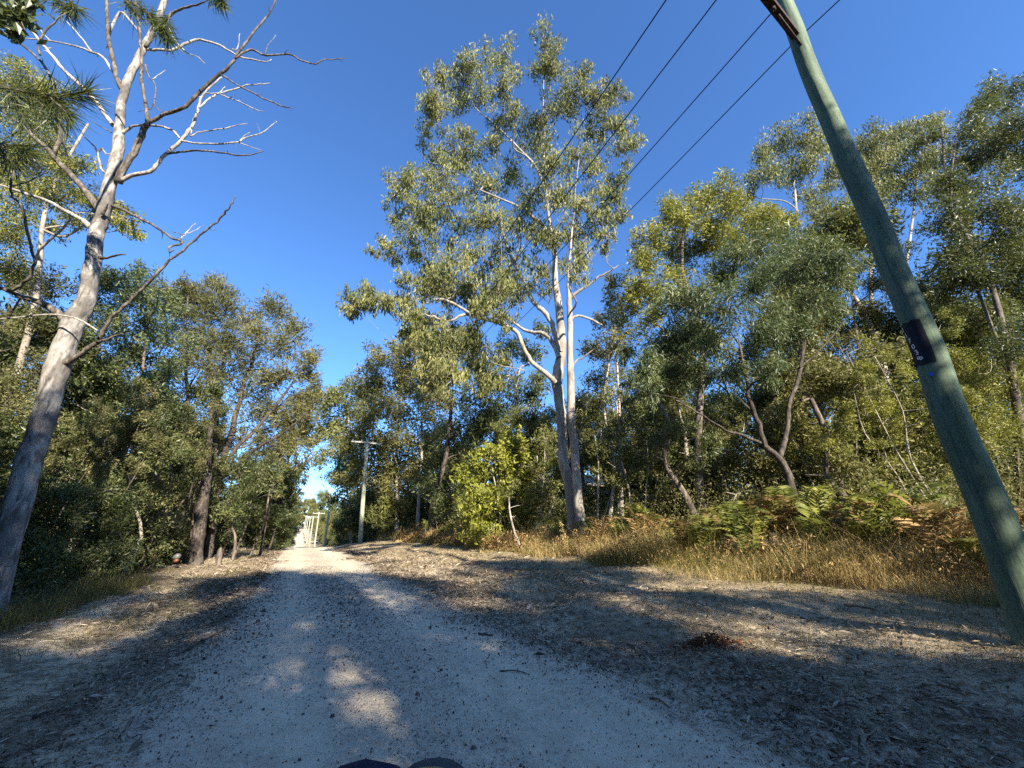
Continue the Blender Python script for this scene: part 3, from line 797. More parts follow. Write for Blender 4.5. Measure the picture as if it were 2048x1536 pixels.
ptree("dark leafy tree at the right edge of the view, tallest on that side", [(2015, 185, 36), (1965, 215, 34), (2035, 240, 40), (1945, 260, 34), (1990, 290, 44), (1925, 320, 38), (2040, 330, 46), (1900, 370, 36), (1960, 370, 48), (2020, 410, 50), (1930, 430, 44), (1880, 440, 34), (1985, 480, 50), (2040, 520, 46),
      (1920, 500, 40), (1950, 560, 46), (2010, 600, 46), (1890, 560, 36), (2050, 680, 46), (2090, 260, 46), (2110, 400, 60), (2110, 540, 60), (1960, 640, 40), (1900, 620, 34), (2090, 620, 50)], 9.5, 1.4, [(2075, 9.5, 26), (2040, 9.8, 14)], 'leaf_dark', 'bark_rough', cov=1.45, leafpx=8.5, K=13)
ptree("olive leafy tree behind green pole at mid height", [(1690, 680, 34), (1730, 620, 36), (1760, 560, 34), (1720, 720, 40), (1780, 650, 40), (1700, 780, 40), (1760, 760, 42), (1820, 580, 34), (1740, 520, 30), (1790, 500, 28), (1650, 740, 32), (1640, 800, 32), (1870, 640, 34), (1690, 450, 30), (1640, 420, 24)],
      13, 1.4, [(1745, 13, 12), (1700, 13.5, 8)], 'leaf_olive', 'bark_rough', cov=1.2, leafpx=6.5, K=13)
ptree("yellowish small-leaved tree low behind pole's number plate", [(1900, 720, 36), (1950, 780, 38), (1990, 720, 38), (2030, 780, 40), (1930, 840, 36), (2000, 850, 38), (1880, 790, 30), (2050, 880, 36), (1960, 900, 30), (1900, 880, 28), (2080, 760, 40)], 10, 1.0, [(1975, 10, 10), (2020, 9.6, 8)], 'leaf_yellow', 'bark_pale', cov=1.2, leafpx=7, K=12)
ptree("light green bushy young tree under the acacia's right side", [(1730, 830, 32), (1780, 850, 34), (1690, 850, 30), (1820, 880, 32), (1750, 900, 32), (1700, 910, 28), (1800, 930, 28), (1650, 890, 26), (1860, 930, 26), (1830, 820, 26)], 11, 0.8, [(1762, 11, 9), (1730, 11.3, 6)], 'leaf_yellow', 'bark_pale', cov=1.2, leafpx=7, K=12)
ptree("grey leaning trunked tree with thin foliage left of the acacia's trunk", [(1290, 850, 34), (1330, 870, 34), (1370, 860, 30), (1260, 900, 30), (1320, 920, 30), (1400, 900, 28), (1430, 880, 26), (1280, 800, 24)], 13, 1.0, [(1402, 13, 20)], 'leaf_dark', 'bark_rough', cov=1.1, leafpx=6.5, K=12, top=[(1310, 790, 13)])
ptree("olive sapling clump between the tall gum and leaning grey trunk", [(1190, 760, 32), (1205, 810, 34), (1180, 870, 34), (1215, 880, 34), (1245, 840, 30), (1260, 930, 32), (1200, 940, 32), (1230, 740, 24), (1240, 960, 28), (1290, 960, 28), (1170, 810, 28), (1195, 700, 26), (1225, 780, 26)], 18, 1.4, [(1225, 18, 7), (1262, 18, 7), (1195, 18.5, 6)], 'leaf_far', 'bark_pale', cov=1.0, leafpx=6, K=13)
ptree("scrubby tree of thin pale stems behind the ferns at centre right", [(1440, 930, 30), (1480, 900, 32), (1500, 950, 30), (1390, 950, 28), (1620, 950, 28), (1660, 960, 28), (1350, 970, 26), (1540, 960, 26)], 14, 1.0, [(1450, 14, 6), (1490, 14.2, 6), (1640, 14, 6)], 'leaf_olive', 'bark_pale', cov=1.0, leafpx=6, K=12)

# left of the gum
ptree("big spreading olive green tree behind the white timber pole", [(850, 725, 36), (810, 735, 34), (770, 770, 36), (735, 785, 34), (830, 780, 40), (790, 820, 40), (740, 830, 38), (870, 800, 38), (860, 850, 40), (810, 880, 38), (760, 880, 36), (840, 930, 38), (790, 940, 36), (880, 700, 30), (720, 870, 30), (740, 740, 22), (855, 690, 26), (760, 715, 26), (840, 665, 26), (800, 700, 26), (780, 900, 38), (720, 900, 34), (860, 950, 36), (800, 970, 36), (740, 950, 32), (820, 1010, 28), (870, 1010, 28), (700, 960, 28), (900, 690, 26), (820, 700, 26), (890, 760, 34)],
      36, 2.2, [(795, 36, 10), (835, 35, 9)], 'leaf_olive', 'bark_pale', top=[(800, 780, 36), (850, 780, 35)], cov=1.6, leafpx=6.2, K=15)
ptree("lighter green tree left of the white timber pole near the sky gap", [(690, 795, 32), (665, 800, 26), (710, 830, 32), (670, 850, 32), (645, 860, 24), (690, 890, 32), (655, 910, 28), (710, 930, 30), (675, 950, 30), (720, 970, 26), (640, 820, 20), (690, 1000, 26), (720, 1020, 24)],
      48, 3.0, [(705, 48, 6)], 'leaf_far', 'bark_pale', cov=1.5, leafpx=6, K=15)
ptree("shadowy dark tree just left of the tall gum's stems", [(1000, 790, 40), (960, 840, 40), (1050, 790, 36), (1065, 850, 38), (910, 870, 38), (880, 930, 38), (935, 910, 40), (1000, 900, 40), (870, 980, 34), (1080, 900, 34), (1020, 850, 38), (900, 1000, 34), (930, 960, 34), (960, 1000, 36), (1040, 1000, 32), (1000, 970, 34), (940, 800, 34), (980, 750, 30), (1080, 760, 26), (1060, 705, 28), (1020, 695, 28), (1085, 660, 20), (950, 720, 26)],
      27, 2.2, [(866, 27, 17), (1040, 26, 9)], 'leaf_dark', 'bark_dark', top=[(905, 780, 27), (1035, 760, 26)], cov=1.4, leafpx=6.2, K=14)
ptree("olive sapling thicket behind the yellow-green shrub", [(1060, 930, 30), (1085, 960, 30), (1070, 990, 30), (1095, 880, 26), (1100, 1000, 26), (1050, 1010, 26), (1095, 930, 26)], 17, 0.8, [(1062, 17, 6), (1090, 17, 5)], 'leaf_far', 'bark_pale', cov=1.2, leafpx=6.2, K=12)
shr = [(980, 905, 30), (1020, 890, 30), (1035, 920, 32), (950, 935, 30), (990, 945, 34), (1025, 960, 34), (938, 965, 28), (965, 985, 32), (1005, 1000, 36), (1045, 990, 28), (975, 1030, 32), (1010, 1040, 34), (925, 940, 20), (1038, 888, 18), (1032, 872, 14), (1010, 1075, 30),
       (975, 1070, 30), (960, 908, 20), (940, 1010, 26), (1040, 1040, 28), (945, 1050, 26), (1045, 1065, 22)]
ptree("bright yellow-green sunlit shrub at left foot of the tall gum", shr, 17.5, 0.9, [(1000, 17.4, 4), (985, 17.6, 3), (1012, 17.3, 3)], 'leaf_bright', 'bark_pale', name="shrub", cat="shrub", cov=1.25, sig=0.25, leafpx=7, K=14, asp=0.36)
ptree("low green bush beside the white timber pole's right", [(770, 1000, 24), (790, 1030, 22), (765, 1040, 20), (810, 1010, 20), (745, 1030, 18)], 36, 0.8, [(780, 36, 3)], 'leaf_far', 'bark_dark', name="shrub", cat="shrub", cov=1.7, leafpx=6)
ptree("round dark bush behind the white timber pole's foot", [(700, 1030, 22), (715, 1050, 20), (690, 1055, 18), (745, 985, 22), (735, 1005, 22)], 44, 0.8, [(705, 44, 3)], 'leaf_dark', 'bark_dark', name="shrub", cat="shrub", cov=1.7, leafpx=6)

# ---- left side of the road
ptree("yellow-tinged eucalypt crown behind the dead gum's top left", [(25, 165, 36), (75, 165, 34), (110, 215, 36), (50, 230, 40), (100, 285, 42), (30, 300, 40), (140, 335, 34), (70, 350, 42), (165, 385, 32), (110, 400, 40), (30, 400, 40), (205, 430, 28), (250, 440, 22), (265, 465, 20), (150, 440, 26), (20, 470, 36), (90, 460, 24), (20, 530, 34), (240, 420, 18),
      (-40, 200, 46), (-40, 330, 50), (-40, 450, 50)], 8.6, 1.2, [(-60, 8.6, 30)], 'leaf_yellow', 'bark_gum', 'weep', cov=1.15, leafpx=8, K=14)
ptree("leafy green tree just right of dead gum's trunk", [(215, 560, 30), (250, 585, 34), (300, 575, 34), (190, 620, 36), (240, 650, 42), (290, 640, 40), (330, 620, 32), (280, 700, 42), (220, 720, 42), (330, 690, 38), (250, 780, 40), (310, 760, 40), (210, 560, 24), (275, 545, 20)], 12.0, 1.1, [(240, 12, 14)], 'leaf_acacia', 'bark_rough', cov=1.4, leafpx=7.5, K=14)
ptree("dark tree filling the gap left of dead gum's trunk", [(30, 620, 44), (85, 660, 40), (30, 700, 46), (80, 740, 40), (20, 790, 46), (70, 820, 40), (10, 880, 46), (50, 900, 36), (-40, 650, 50), (-40, 780, 50), (100, 570, 36), (50, 560, 36)], 9.5, 1.0, [(-10, 9.5, 16)], 'leaf_oak', 'bark_dark', cov=1.4, leafpx=8, K=13)
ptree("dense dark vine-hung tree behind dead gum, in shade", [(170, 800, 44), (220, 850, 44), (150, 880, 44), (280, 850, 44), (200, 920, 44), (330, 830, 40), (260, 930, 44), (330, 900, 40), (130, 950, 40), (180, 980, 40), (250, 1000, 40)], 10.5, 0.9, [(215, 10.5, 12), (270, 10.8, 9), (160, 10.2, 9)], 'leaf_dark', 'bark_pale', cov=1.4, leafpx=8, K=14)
fanF = 17.0
fan = [px_path([(412, 1130, 26), (420, 1080, 24), (428, 1020, 20), (436, 960, 17), (452, 900, 14), (470, 840, 12), (485, 780, 9), (505, 720, 6), (520, 660, 3)], fanF, fanF + 1.5, 3, 0.02),
       px_path([(424, 1060, 16), (425, 1000, 14), (428, 940, 12), (432, 880, 10), (436, 820, 8), (440, 760, 6), (455, 690, 4), (470, 640, 2)], fanF, fanF - 0.5, 3, 0.02),
       px_path([(440, 950, 12), (460, 915, 10), (490, 880, 9), (520, 850, 8), (560, 800, 6), (590, 760, 4), (610, 730, 2)], fanF, fanF + 1.5, 3, 0.02),
       px_path([(436, 960, 10), (470, 935, 8), (510, 900, 7), (560, 870, 6), (600, 840, 4), (625, 810, 2)], fanF, fanF - 1, 3, 0.02),
       px_path([(430, 1000, 10), (410, 950, 8), (395, 890, 7), (380, 820, 5), (375, 760, 3)], fanF, fanF + 0.5, 3, 0.02)]
FB = [(560, 625, 30), (590, 665, 30), (605, 710, 28), (615, 750, 24), (530, 610, 28), (490, 640, 34), (520, 665, 34), (555, 690, 36), (575, 745, 34), (460, 690, 34), (500, 720, 36), (540, 760, 34), (600, 800, 28), (560, 810, 32), (450, 750, 34), (495, 790, 34), (620, 720, 18), (630, 770, 16),
      (400, 790, 34), (440, 830, 32), (520, 840, 34), (580, 850, 28), (480, 880, 34), (540, 890, 32), (420, 880, 32), (600, 870, 20), (615, 840, 18)]
fbase = fan[0][0][0].copy(); fbase[2] = gz(fbase[0], fbase[1])
tree("paperbark_tree", "fan-branched fine-leaved tree with dark stems beside the left of the track", "tree", [fan[0]], [blob(a, b, r_, fanF + 1 + rng.uniform(-1.6, 1.8)) for a, b, r_ in FB], 'leaf_oak', 'bark_dark', 'needle', cov=1.05, leafpx=8.0, asp=0.2, K=15, base=fbase, extra=fan[1:], twig_r=0.009)
ptree("feathery olive she-oak between dead gum and fan-branched tree", [(430, 585, 30), (400, 600, 30), (365, 590, 30), (450, 620, 30), (410, 640, 34), (365, 640, 34), (340, 600, 24), (430, 680, 34), (380, 690, 36), (350, 740, 34), (410, 730, 32), (440, 580, 20), (370, 570, 20)], 16.5, 1.4, [(350, 16, 14)], 'leaf_oak', 'bark_dark', 'needle', name="she_oak", cov=1.35, leafpx=8.5, asp=0.18, K=14)
ptree("shaded scrubby tree at foot of the fan-branched tree", [(380, 860, 36), (360, 930, 36), (430, 940, 34), (480, 950, 36), (400, 990, 34), (340, 990, 34), (530, 950, 32), (450, 1010, 32), (500, 1010, 30)], 15.5, 0.8, [(385, 15.5, 9), (480, 15.8, 7), (345, 15.2, 7)], 'leaf_dark', 'bark_rough', cov=1.2, leafpx=7.5, K=13)
ptree("olive roadside tree whose crown leans over the track at left", [(600, 800, 26), (625, 800, 22), (640, 790, 16), (580, 840, 28), (610, 850, 26), (590, 890, 26), (620, 880, 20), (560, 880, 28), (600, 930, 22), (570, 940, 26), (545, 920, 26)], 30, 2.0, [(545, 28, 9)], 'leaf_olive', 'bark_dark', cov=1.6, leafpx=6.5, K=14)
ptree("dark tall shrub where the left forest meets the track", [(540, 990, 30), (565, 1000, 26), (580, 980, 22), (550, 1030, 28), (575, 1040, 20), (520, 1040, 26), (585, 1010, 14), (590, 960, 18), (565, 960, 24), (530, 1070, 22), (565, 1070, 18)], 25, 1.2, [(545, 25, 6), (565, 26, 5)], 'leaf_dark', 'bark_dark', name="shrub", cat="shrub", cov=1.7, leafpx=6.5)
for lab, lst, lat_, lf, st in [
    ("low dark shrub against the dead gum's foot", [(70, 1090, 44), (110, 1050, 44), (60, 1150, 34), (120, 1120, 40), (90, 1000, 44), (60, 960, 30)], -4.0, 'leaf_dark', 'rand'),
    ("large dark tangled shrub on left verge, second from dead gum", [(180, 1060, 46), (230, 1030, 46), (170, 1130, 40), (230, 1110, 40), (150, 1000, 40), (210, 980, 40)], -3.7, 'leaf_dark', 'rand'),
    ("dark shrub left of the broken stump", [(300, 1040, 40), (340, 1060, 34), (290, 1100, 32), (330, 1000, 36), (280, 990, 36)], -3.7, 'leaf_oak', 'rand'),
    ("shadowy shrub right of the broken stump", [(450, 1050, 30), (490, 1050, 28), (470, 1080, 22), (500, 1075, 20), (440, 1020, 28)], -3.4, 'leaf_dark', 'rand')]:
    bl = []
    for a, b, r_ in lst:
        F_ = FL(a, 1100, lat_ + rng.uniform(-0.4, 0.4))
        bl.append(blob(a, b, r_ * 0.95, F_))
    st0 = stem_to(lst[0][0], 1100, FL(lst[0][0], 1100, lat_), bl[0][0], 8)
    tree("shrub", lab, "shrub", [st0], bl, lf, 'bark_dark', st, cov=1.25, leafpx=8, K=14, twig_r=0.008)

# ---- thick old trunk on the left verge, lit in patches
w = MB()
q, r = px_path([(388, 1150, 40), (393, 1100, 30), (398, 1060, 29), (404, 1020, 27), (410, 980, 24), (414, 940, 20), (418, 890, 14), (426, 800, 8), (433, 730, 3)], 14.3, 14.6, 4, 0.01)
base = q[0].copy(); base[2] = gz(base[0], base[1])
root = tag(empty("tree", base), "stout brown-barked trunk by left verge with sunlit patches, beside the broken stump", "tree")
tube(w, q, r, 16, True, wob=0.05)
w.build("trunk", M['bark_dark'], root, base)  # dark bark colour stands in for the shade on this trunk
lf = MB(); crown_leaves(lf, pblobs([(425, 800, 26), (440, 770, 24), (405, 780, 24), (415, 840, 22)], 14.6, 0.5), 'rand', 1.0, 7, 0.3, 10)
lf.build("crown", M['leaf_dark'], root, base)

w = MB()
q, r = px_path([(434, 1140, 16), (437, 1122, 15), (439, 1108, 13), (440, 1100, 9), (442, 1095, 4)], 13.6, 13.6, 3)
tube(w, q, r, 10, True, wob=0.08)
tag(w.build("tree_stump", M['bark_rough'], None, q[0]), "short broken jagged stump standing on left verge", "stump")

# ---- generic woodland trees (local coordinates), used for rows along the track and for the unseen shade trees behind the photographer
def proto(h, rw, nb, leafL, cov, low=0.25, seed=0):
    g = np.random.default_rng(seed)
    stem = (spline([[0, 0, -0.2], [g.normal() * 0.2, g.normal() * 0.2, h * 0.3], [g.normal() * 0.4, g.normal() * 0.4, h * 0.6], [g.normal() * 0.5, g.normal() * 0.5, h * 0.9]], 3))
    rad = np.linspace(h * 0.017, h * 0.004, len(stem))
    bl = []
    for i in range(nb):
        z = h * (low + (0.97 - low) * (i + 0.5) / nb)
        wz = math.sin(min(1, (z / h - low + 0.12) / (1.08 - low)) * math.pi) ** 0.6
        a = g.uniform(0, 6.28); q_ = rw * wz * math.sqrt(g.uniform(0.05, 1))
        rr = rw * g.uniform(0.24, 0.40)
        bl.append((np.array([math.cos(a) * q_, math.sin(a) * q_, z]), rr, FPX, 0.8))
    w_ = MB(); tube(w_, stem, rad, 7); limbs(w_, [(stem, rad)], bl, 1.2, 5)
    l_ = MB(); crown_leaves(l_, bl, 'rand', cov, leafL, 0.32, 12)
    return w_, l_
PROTO = []
for i, (lm, bm, h, rw, nb, L, cv, low) in enumerate([('leaf_far', 'bark_pale', 12, 3.6, 24, 0.18, 1.7, 0.15), ('leaf_olive', 'bark_rough', 10, 3.2, 22, 0.17, 1.7, 0.1),
                                                   ('leaf_dark', 'bark_rough', 9, 3.0, 22, 0.16, 1.7, 0.06), ('leaf_gum', 'bark_gum', 15, 4.0, 22, 0.20, 1.3, 0.35)]):
    a, b = proto(h, rw, nb, L, cv, low, 40 + i)
    PROTO.append((a.mesh("trunk", M[bm]), b.mesh("crown", M[lm]), h))

prng = np.random.default_rng(5)
def place(pi, x, y, sc, label, group, name="tree", dz=0.0):
    tm, cm, h = PROTO[pi]
    e = tag(empty(name, (x, y, float(gz(x, y)) + dz), prng.uniform(0, 6.28)), label, "shrub" if name == "shrub" else "tree", group)
    e.scale = (sc, sc, sc * prng.uniform(0.92, 1.08))
    for nm, me in (("trunk", tm), ("crown", cm)):
        o = bpy.data.objects.new(nm, me); C.collection.objects.link(o); o.parent = e
    return e
kinds = ["pale green", "olive green", "dark green", "grey-green drooping"]
# rows going away along both sides of the track
for s_ in (48, 55, 63, 71, 80, 90, 100, 111, 123, 136, 150, 165, 181, 198, 216, 235, 255, 276):
    for side in (-1, 1):
        l_ = (-3.4 if side < 0 else 8.3) + rng.uniform(-0.4, 0.9) * side
        pi = int(rng.integers(0, 3)) if side > 0 else 2
        x, y = sl(s_ + rng.uniform(-2, 2), l_)
        far_ = "nearer" if s_ < 70 else ("mid-distance" if s_ < 140 else "farthest")
        place(pi, x, y, rng.uniform(0.8, 1.1), f"{far_} {kinds[pi]} tree in the row lining the track's {'left' if side < 0 else 'right'} edge", "trees lining the far track")
for l_, s_ in [(-9, 300), (-5, 318), (-1.5, 335), (2.5, 340), (6, 322), (10, 305), (14, 315), (-14, 310)]:
    x, y = sl(s_, l_)
    place(int(rng.integers(0, 3)), x, y, rng.uniform(1.7, 2.3), "tiny far-off tree closing the view at the end of the track", "trees at the end of the track")
x, y = sl(43, -2.3)
place(2, x, y, 0.42, "round dark bush at the left edge of the track on the crest", None, "shrub")
# the trees that fill the forest behind the edge trees
for s_, l_, pi, sc in [(30, 13, 1, 1.0), (38, 12, 0, 1.0), (44, 14, 1, 1.1), (24, 16, 2, 1.1), (20, 22, 1, 1.1), (14, 20, 0, 1.0), (10, 24, 1, 1.0), (4, 20, 2, 1.0), (8, 17, 2, .8), 
                       (12, 15.5, 1, .65), (26, 22, 0, 1.0), (34, 19, 2, 1.1), (6, 14, 1, .8), (10, 13, 0, .6), (17, 13, 1, .75), (22, 12, 0, .7), (5, 18, 0, 1.1), (14, 17, 1, 1.0)]:
    x, y = sl(s_, l_)
    place(pi, x, y, sc * 0.9, f"{kinds[pi]} tree deep in the forest behind the right bank's front trees", "trees inside the right forest")
for s_, l_, pi, sc in [(22, -7, 2, .8), (28, -6.5, 2, .8), (34, -6, 2, .85), (41, -5, 2, .9), (16, -8, 2, .8), (11, -9, 2, .75), (7, -9.5, 2, .75), (3, -10, 2, .9), (30, -11, 2, .9), (20, -13, 2, .9), (12, -14, 2, .95), (5, -15, 2, .9), (14, -6.5, 2, .7), (19, -5.5, 2, .7), (25, -5.5, 2, .7), (9, -6.8, 2, .65), (46, -3.6, 2, .7), (52, -3.2, 2, .75), (38, -3.4, 2, .55)]:
    x, y = sl(s_, l_)
    place(pi, x, y, sc, f"{kinds[pi]} tree deep in the forest behind the left verge's front trees", "trees inside the left forest")
# unseen wood behind the photographer, plus trees added on the track line for shade
for s_, l_, pi, sc in [(-9, -9.5, 0, 1.35), (-10, -4, 1, 1.2), (-16, -6, 0, 1.3), (-15, 0.5, 3, 1.0), (-9, 5.5, 3, 0.66), (-7.5, 1.0, 1, 0.9), (-4.8, -0.6, 2, 0.62), (-4.4, 1.3, 2, 0.62), (-5.0, 3.1, 2, 0.62), (-7.5, 4.2, 1, 0.5), (-7.5, -2.5, 2, 0.85), (-6, -6.8, 1, 1.2), (-10, 9.8, 3, 0.45), (-3, -8.8, 0, 1.1), (3, -11.5, 0, 1.3), (-8, -13, 0, 1.3)]:
    x, y = sl(s_, l_)
    place(pi, x, y, sc, f"{kinds[pi]} unseen tree placed behind the photographer to shade the track", "trees behind the photographer")

# ---- saplings: thin stems inside the forest
def sapling(px_, F_, h, lean, wpx, bark, leaf, label, group):
    b = P(px_, 1060, F_); b[2] = gz(b[0], b[1])
    top = b + np.array([lean * h, rng.normal() * 0.3, h])
    w_ = MB()
    q = spline([b, b + (top - b) * 0.35 + rng.normal(size=3) * 0.08, b + (top - b) * 0.7 + rng.normal(size=3) * 0.12, top], 3)
    r0 = rad_px(px_, 1060, F_, wpx)
    rd = np.linspace(r0, r0 * 0.3, len(q)); tube(w_, q, rd, 6, wob=0.04)
    bl = []
    for k in range(5, len(q), 1):
        d = np.array([rng.normal(), rng.normal(), rng.uniform(0.1, 0.9)]) * h * 0.1
        tube(w_, [q[k], q[k] + d * 0.5 + rng.normal(size=3) * 0.03, q[k] + d], [r0 * 0.3, r0 * 0.22, r0 * 0.1], 4, False)
        if rng.uniform() < 0.7:
            bl.append((q[k] + d, 0.3, depth(px_, 900, F_) * 0.65, 1))
    root = tag(empty("sapling", b), label, "sapling", group)
    w_.build("trunk", M[bark], root, b)
    if bl:
        l_ = MB(); crown_leaves(l_, bl, 'rand', 0.8, 6.5, 0.32, 6); l_.build("crown", M[leaf], root, b)
for px_, F_, h, ln, wp in [(1905, 9.0, 4.0, -0.15, 8), (1890, 10, 4.5, -0.25, 6), (1845, 9.4, 3.2, -0.2, 6), (1985, 9, 4.5, 0.02, 7), (1965, 11, 5, 0.05, 6), (2030, 9.5, 4, -0.05, 6), (1780, 12, 4, -0.1, 5), (1660, 12, 3.4, -0.3, 6), (1720, 10.5, 1.9, -0.22, 26)]:
    sapling(px_, F_, h, ln, wp, 'bark_pale' if wp < 20 else 'bark_rough', 'leaf_yellow', "thin pale bare-stemmed sapling in the bush around green pole" if wp < 20 else "short dark leaning snag right of the acacia's trunk", "thin saplings near the green pole" if wp < 20 else None)
for px_, F_, h, ln, wp in [(1195, 17, 4, 0.05, 6), (1232, 18, 4.5, 0.02, 6), (1268, 17, 4, -0.05, 7), (1300, 16, 3.5, 0.1, 5), (1335, 17, 4.5, -0.1, 5), (1420, 15, 4, 0.08, 5), (1475, 15.5, 4.2, -0.1, 6), (1085, 17, 4, 0.05, 6), (1045, 14.5, 2.2, -0.2, 7), (1530, 14, 4, 0.1, 5)]:
    sapling(px_, F_, h, ln, wp, 'bark_pale', 'leaf_far', "thin pale sapling in scrub between the tall gum and the acacia", "thin saplings right of the tall gum")
for px_, F_, h, ln, wp in [(150, 9.5, 4.5, 0.15, 7), (205, 10, 4, 0.1, 6), (245, 11, 5, -0.1, 8), (270, 11.5, 5, 0.02, 8), (300, 12, 4.5, 0.08, 6), (335, 13, 4, 0.05, 6), (200, 9, 3, -0.1, 5), (365, 14, 5, 0.05, 7), (110, 8.6, 4, 0.1, 6), (480, 17, 4, 0.1, 6), (510, 18, 4.5, 0.15, 6), (455, 17, 5, 0.05, 6), (530, 20, 4.5, -0.05, 6), (320, 12.5, 3, -0.2, 5), (180, 9.4, 3.6, 0.15, 6)]:
    sapling(px_, F_, h, ln, wp, 'bark_rough' if rng.uniform() < 0.5 else 'bark_dark', 'leaf_oak', "thin sapling stem inside the shaded left forest", "thin saplings in the left forest")

# ---- branches that hang into the top left corner from trees standing outside the view
def overhang(name, label, base, limb_paths, tufts, leafmat, needle):
    base = np.array(base, float); base[2] = gz(base[0], base[1])
    root = tag(empty(name, base), label, "tree")
    w_ = MB()
    top = base + np.array([0.3, 0.2, 6.5])
    q = spline([base - np.array([0, 0, .1]), base + np.array([0.1, 0, 2]), base + np.array([0.1, .15, 4.3]), top], 4)
    rd = np.linspace(0.14, 0.05, len(q)); tube(w_, q, rd, 10, wob=0.04)
    for pts, F_ in limb_paths:
        p, r_ = px_path(pts, F_, F_, 4, 0.004)
        start = q[np.argmin(np.linalg.norm(q - (p[0] - np.array([0, 0, 0.6])), axis=1))]
        pp = spline(np.vstack([start, (start + p[0]) / 2 + np.array([0, 0, .25]), p]), 2)
        tube(w_, pp, np.linspace(0.03, r_[-1], len(pp)), 6, False)
    l_ = MB()
    for px_, py_, rpx_, F_, dpx, dpy in tufts:
        c = P(px_, py_, F_); t = depth(px_, py_, F_)
        if needle:
            n = 130
            e = P(px_ + dpx, py_ + dpy, F_) - c
            tt_ = rng.uniform(0, 1, n)
            d = unit(e)[None] * 0.9 + rng.normal(size=(n, 3)) * 0.42; d[:, 2] -= 0.25
            d = unit(d)
            L = rpx_ * t / FPX * rng.uniform(0.6, 1.3, n)
            leaves(l_, c + e * tt_[:, None] + d * L[:, None] * 0.5, d, L, 1.7 * t / FPX, np.clip(0.35 + rng.normal(size=n) * 0.15, 0, 1))
            tube(w_, [c - e * 0.2, c + e * 0.5, c + e], [2.0 * t / FPX, 1.4 * t / FPX, 0.8 * t / FPX], 4, False)
        else:
            n = 46
            p = c + rng.normal(size=(n, 3)) * rpx_ * 0.45 * t / FPX
            d = rng.normal(size=(n, 3)) * 0.6; d[:, 2] -= 0.7
            L = 20 * t / FPX * rng.uniform(0.7, 1.3, n)
            leaves(l_, p, d, L, L * 0.45, np.clip(0.3 + rng.normal(size=n) * 0.15, 0, 1))
    w_.build("trunk", M['bark_rough'], root, base); l_.build("crown", M[leafmat], root, base)
overhang("she_oak", "she-oak outside the left edge whose dark needle sprays hang into the top left", (-6.4, 2.2, 0),
         [([(-80, 130, 10), (-20, 165, 7), (60, 185, 5), (130, 192, 4), (170, 185, 2)], 3.9), ([(-60, -60, 9), (120, -70, 7), (240, -10, 5), (290, 25, 4), (330, 62, 2)], 4.0), ([(-60, 280, 8), (0, 285, 6), (60, 300, 3)], 4.0),
          ([(240, -10, 4), (330, -40, 4), (420, -20, 3), (435, -5, 2)], 4.0)],
         [(0, 175, 60, 3.9, 60, 10), (40, 185, 62, 3.9, 60, 8), (90, 190, 60, 3.9, 50, 2), (130, 190, 60, 3.9, 40, -6), (60, 190, 66, 3.9, 50, 40), (20, 190, 60, 3.95, 30, 50), (100, 195, 60, 3.85, 40, 36),
          (-10, 285, 60, 4.0, 50, 10), (20, 290, 56, 4.0, 40, 14), (0, 300, 50, 4.0, 30, 30), (110, -10, 50, 4.0, 20, 25), (140, 0, 46, 4.0, 10, 20), (280, 15, 46, 4.0, 30, 22), (305, 40, 42, 4.0, 24, 22), (325, 58, 38, 4.0, 16, 24), (340, 30, 42, 4.0, -10, 30), (250, 0, 46, 4.0, 20, 20), (420, -15, 36, 4.0, 16, 16), (440, -8, 30, 4.0, 6, 14)],
         'leaf_dark', True)
overhang("tree", "broad-leaved tree outside the left edge with dark leaves in the very top corner", (-7.6, 3.4, 0), [([(-80, -40, 9), (-20, 0, 6), (30, 20, 4), (50, 60, 2)], 4.4)],
         [(10, 5, 30, 4.4, 0, 0), (40, 15, 28, 4.4, 0, 0), (25, 40, 24, 4.4, 0, 0), (60, 5, 22, 4.4, 0, 0), (50, 35, 20, 4.4, 0, 0), (5, 30, 22, 4.4, 0, 0), (30, 70, 12, 4.4, 0, 0)], 'leaf_dark', False)

# ---- undergrowth that reads as one mass
def mass(name, label, ranges, n, h, leaf, L, asp=0.32):
    m_ = MB()
    s0, s1, l0, l1 = ranges
    s_ = s0 + (s1 - s0) * rng.uniform(0, 1, n) ** 1.6; l_ = rng.uniform(l0, l1, n)
    x, y = sl(s_, l_)
    z0 = gz(x, y)
    cl = 0.5 + 0.5 * np.sin(s_ * 1.7 + 2.2 * np.sin(l_ * 1.3)) * np.sin(l_ * 1.9 + 1.5 * np.sin(s_ * 0.9))
    z = z0 + h * (0.25 + 0.75 * cl) * rng.uniform(0.02, 1, n)
    p = np.stack([x, y, z], -1)
    sz = np.clip(np.hypot(x, y) / 12, 0.7, 3)
    Ls = L * sz * rng.uniform(0.6, 1.4, n)
    leaves(m_, p, rng.normal(size=(n, 3)) + np.array([0, 0, 0.2]), Ls, Ls * asp, np.clip(0.5 + rng.normal(size=n) * 0.2, 0, 1))
    tag(m_.build(name, M[leaf]), label, "undergrowth", None, 'stuff')
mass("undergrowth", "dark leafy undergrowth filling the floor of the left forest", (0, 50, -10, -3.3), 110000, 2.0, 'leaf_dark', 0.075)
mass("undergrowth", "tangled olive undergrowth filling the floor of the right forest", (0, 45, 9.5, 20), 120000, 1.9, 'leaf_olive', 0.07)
mass("woodland", "solid mass of forest foliage behind the white timber pole", (42, 220, 9.5, 22), 60000, 10, 'leaf_far', 0.17)
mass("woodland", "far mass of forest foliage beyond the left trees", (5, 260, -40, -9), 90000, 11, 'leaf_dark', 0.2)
mass("woodland", "far mass of forest foliage beyond the right trees", (9, 260, 19, 60), 110000, 12, 'leaf_far', 0.2)

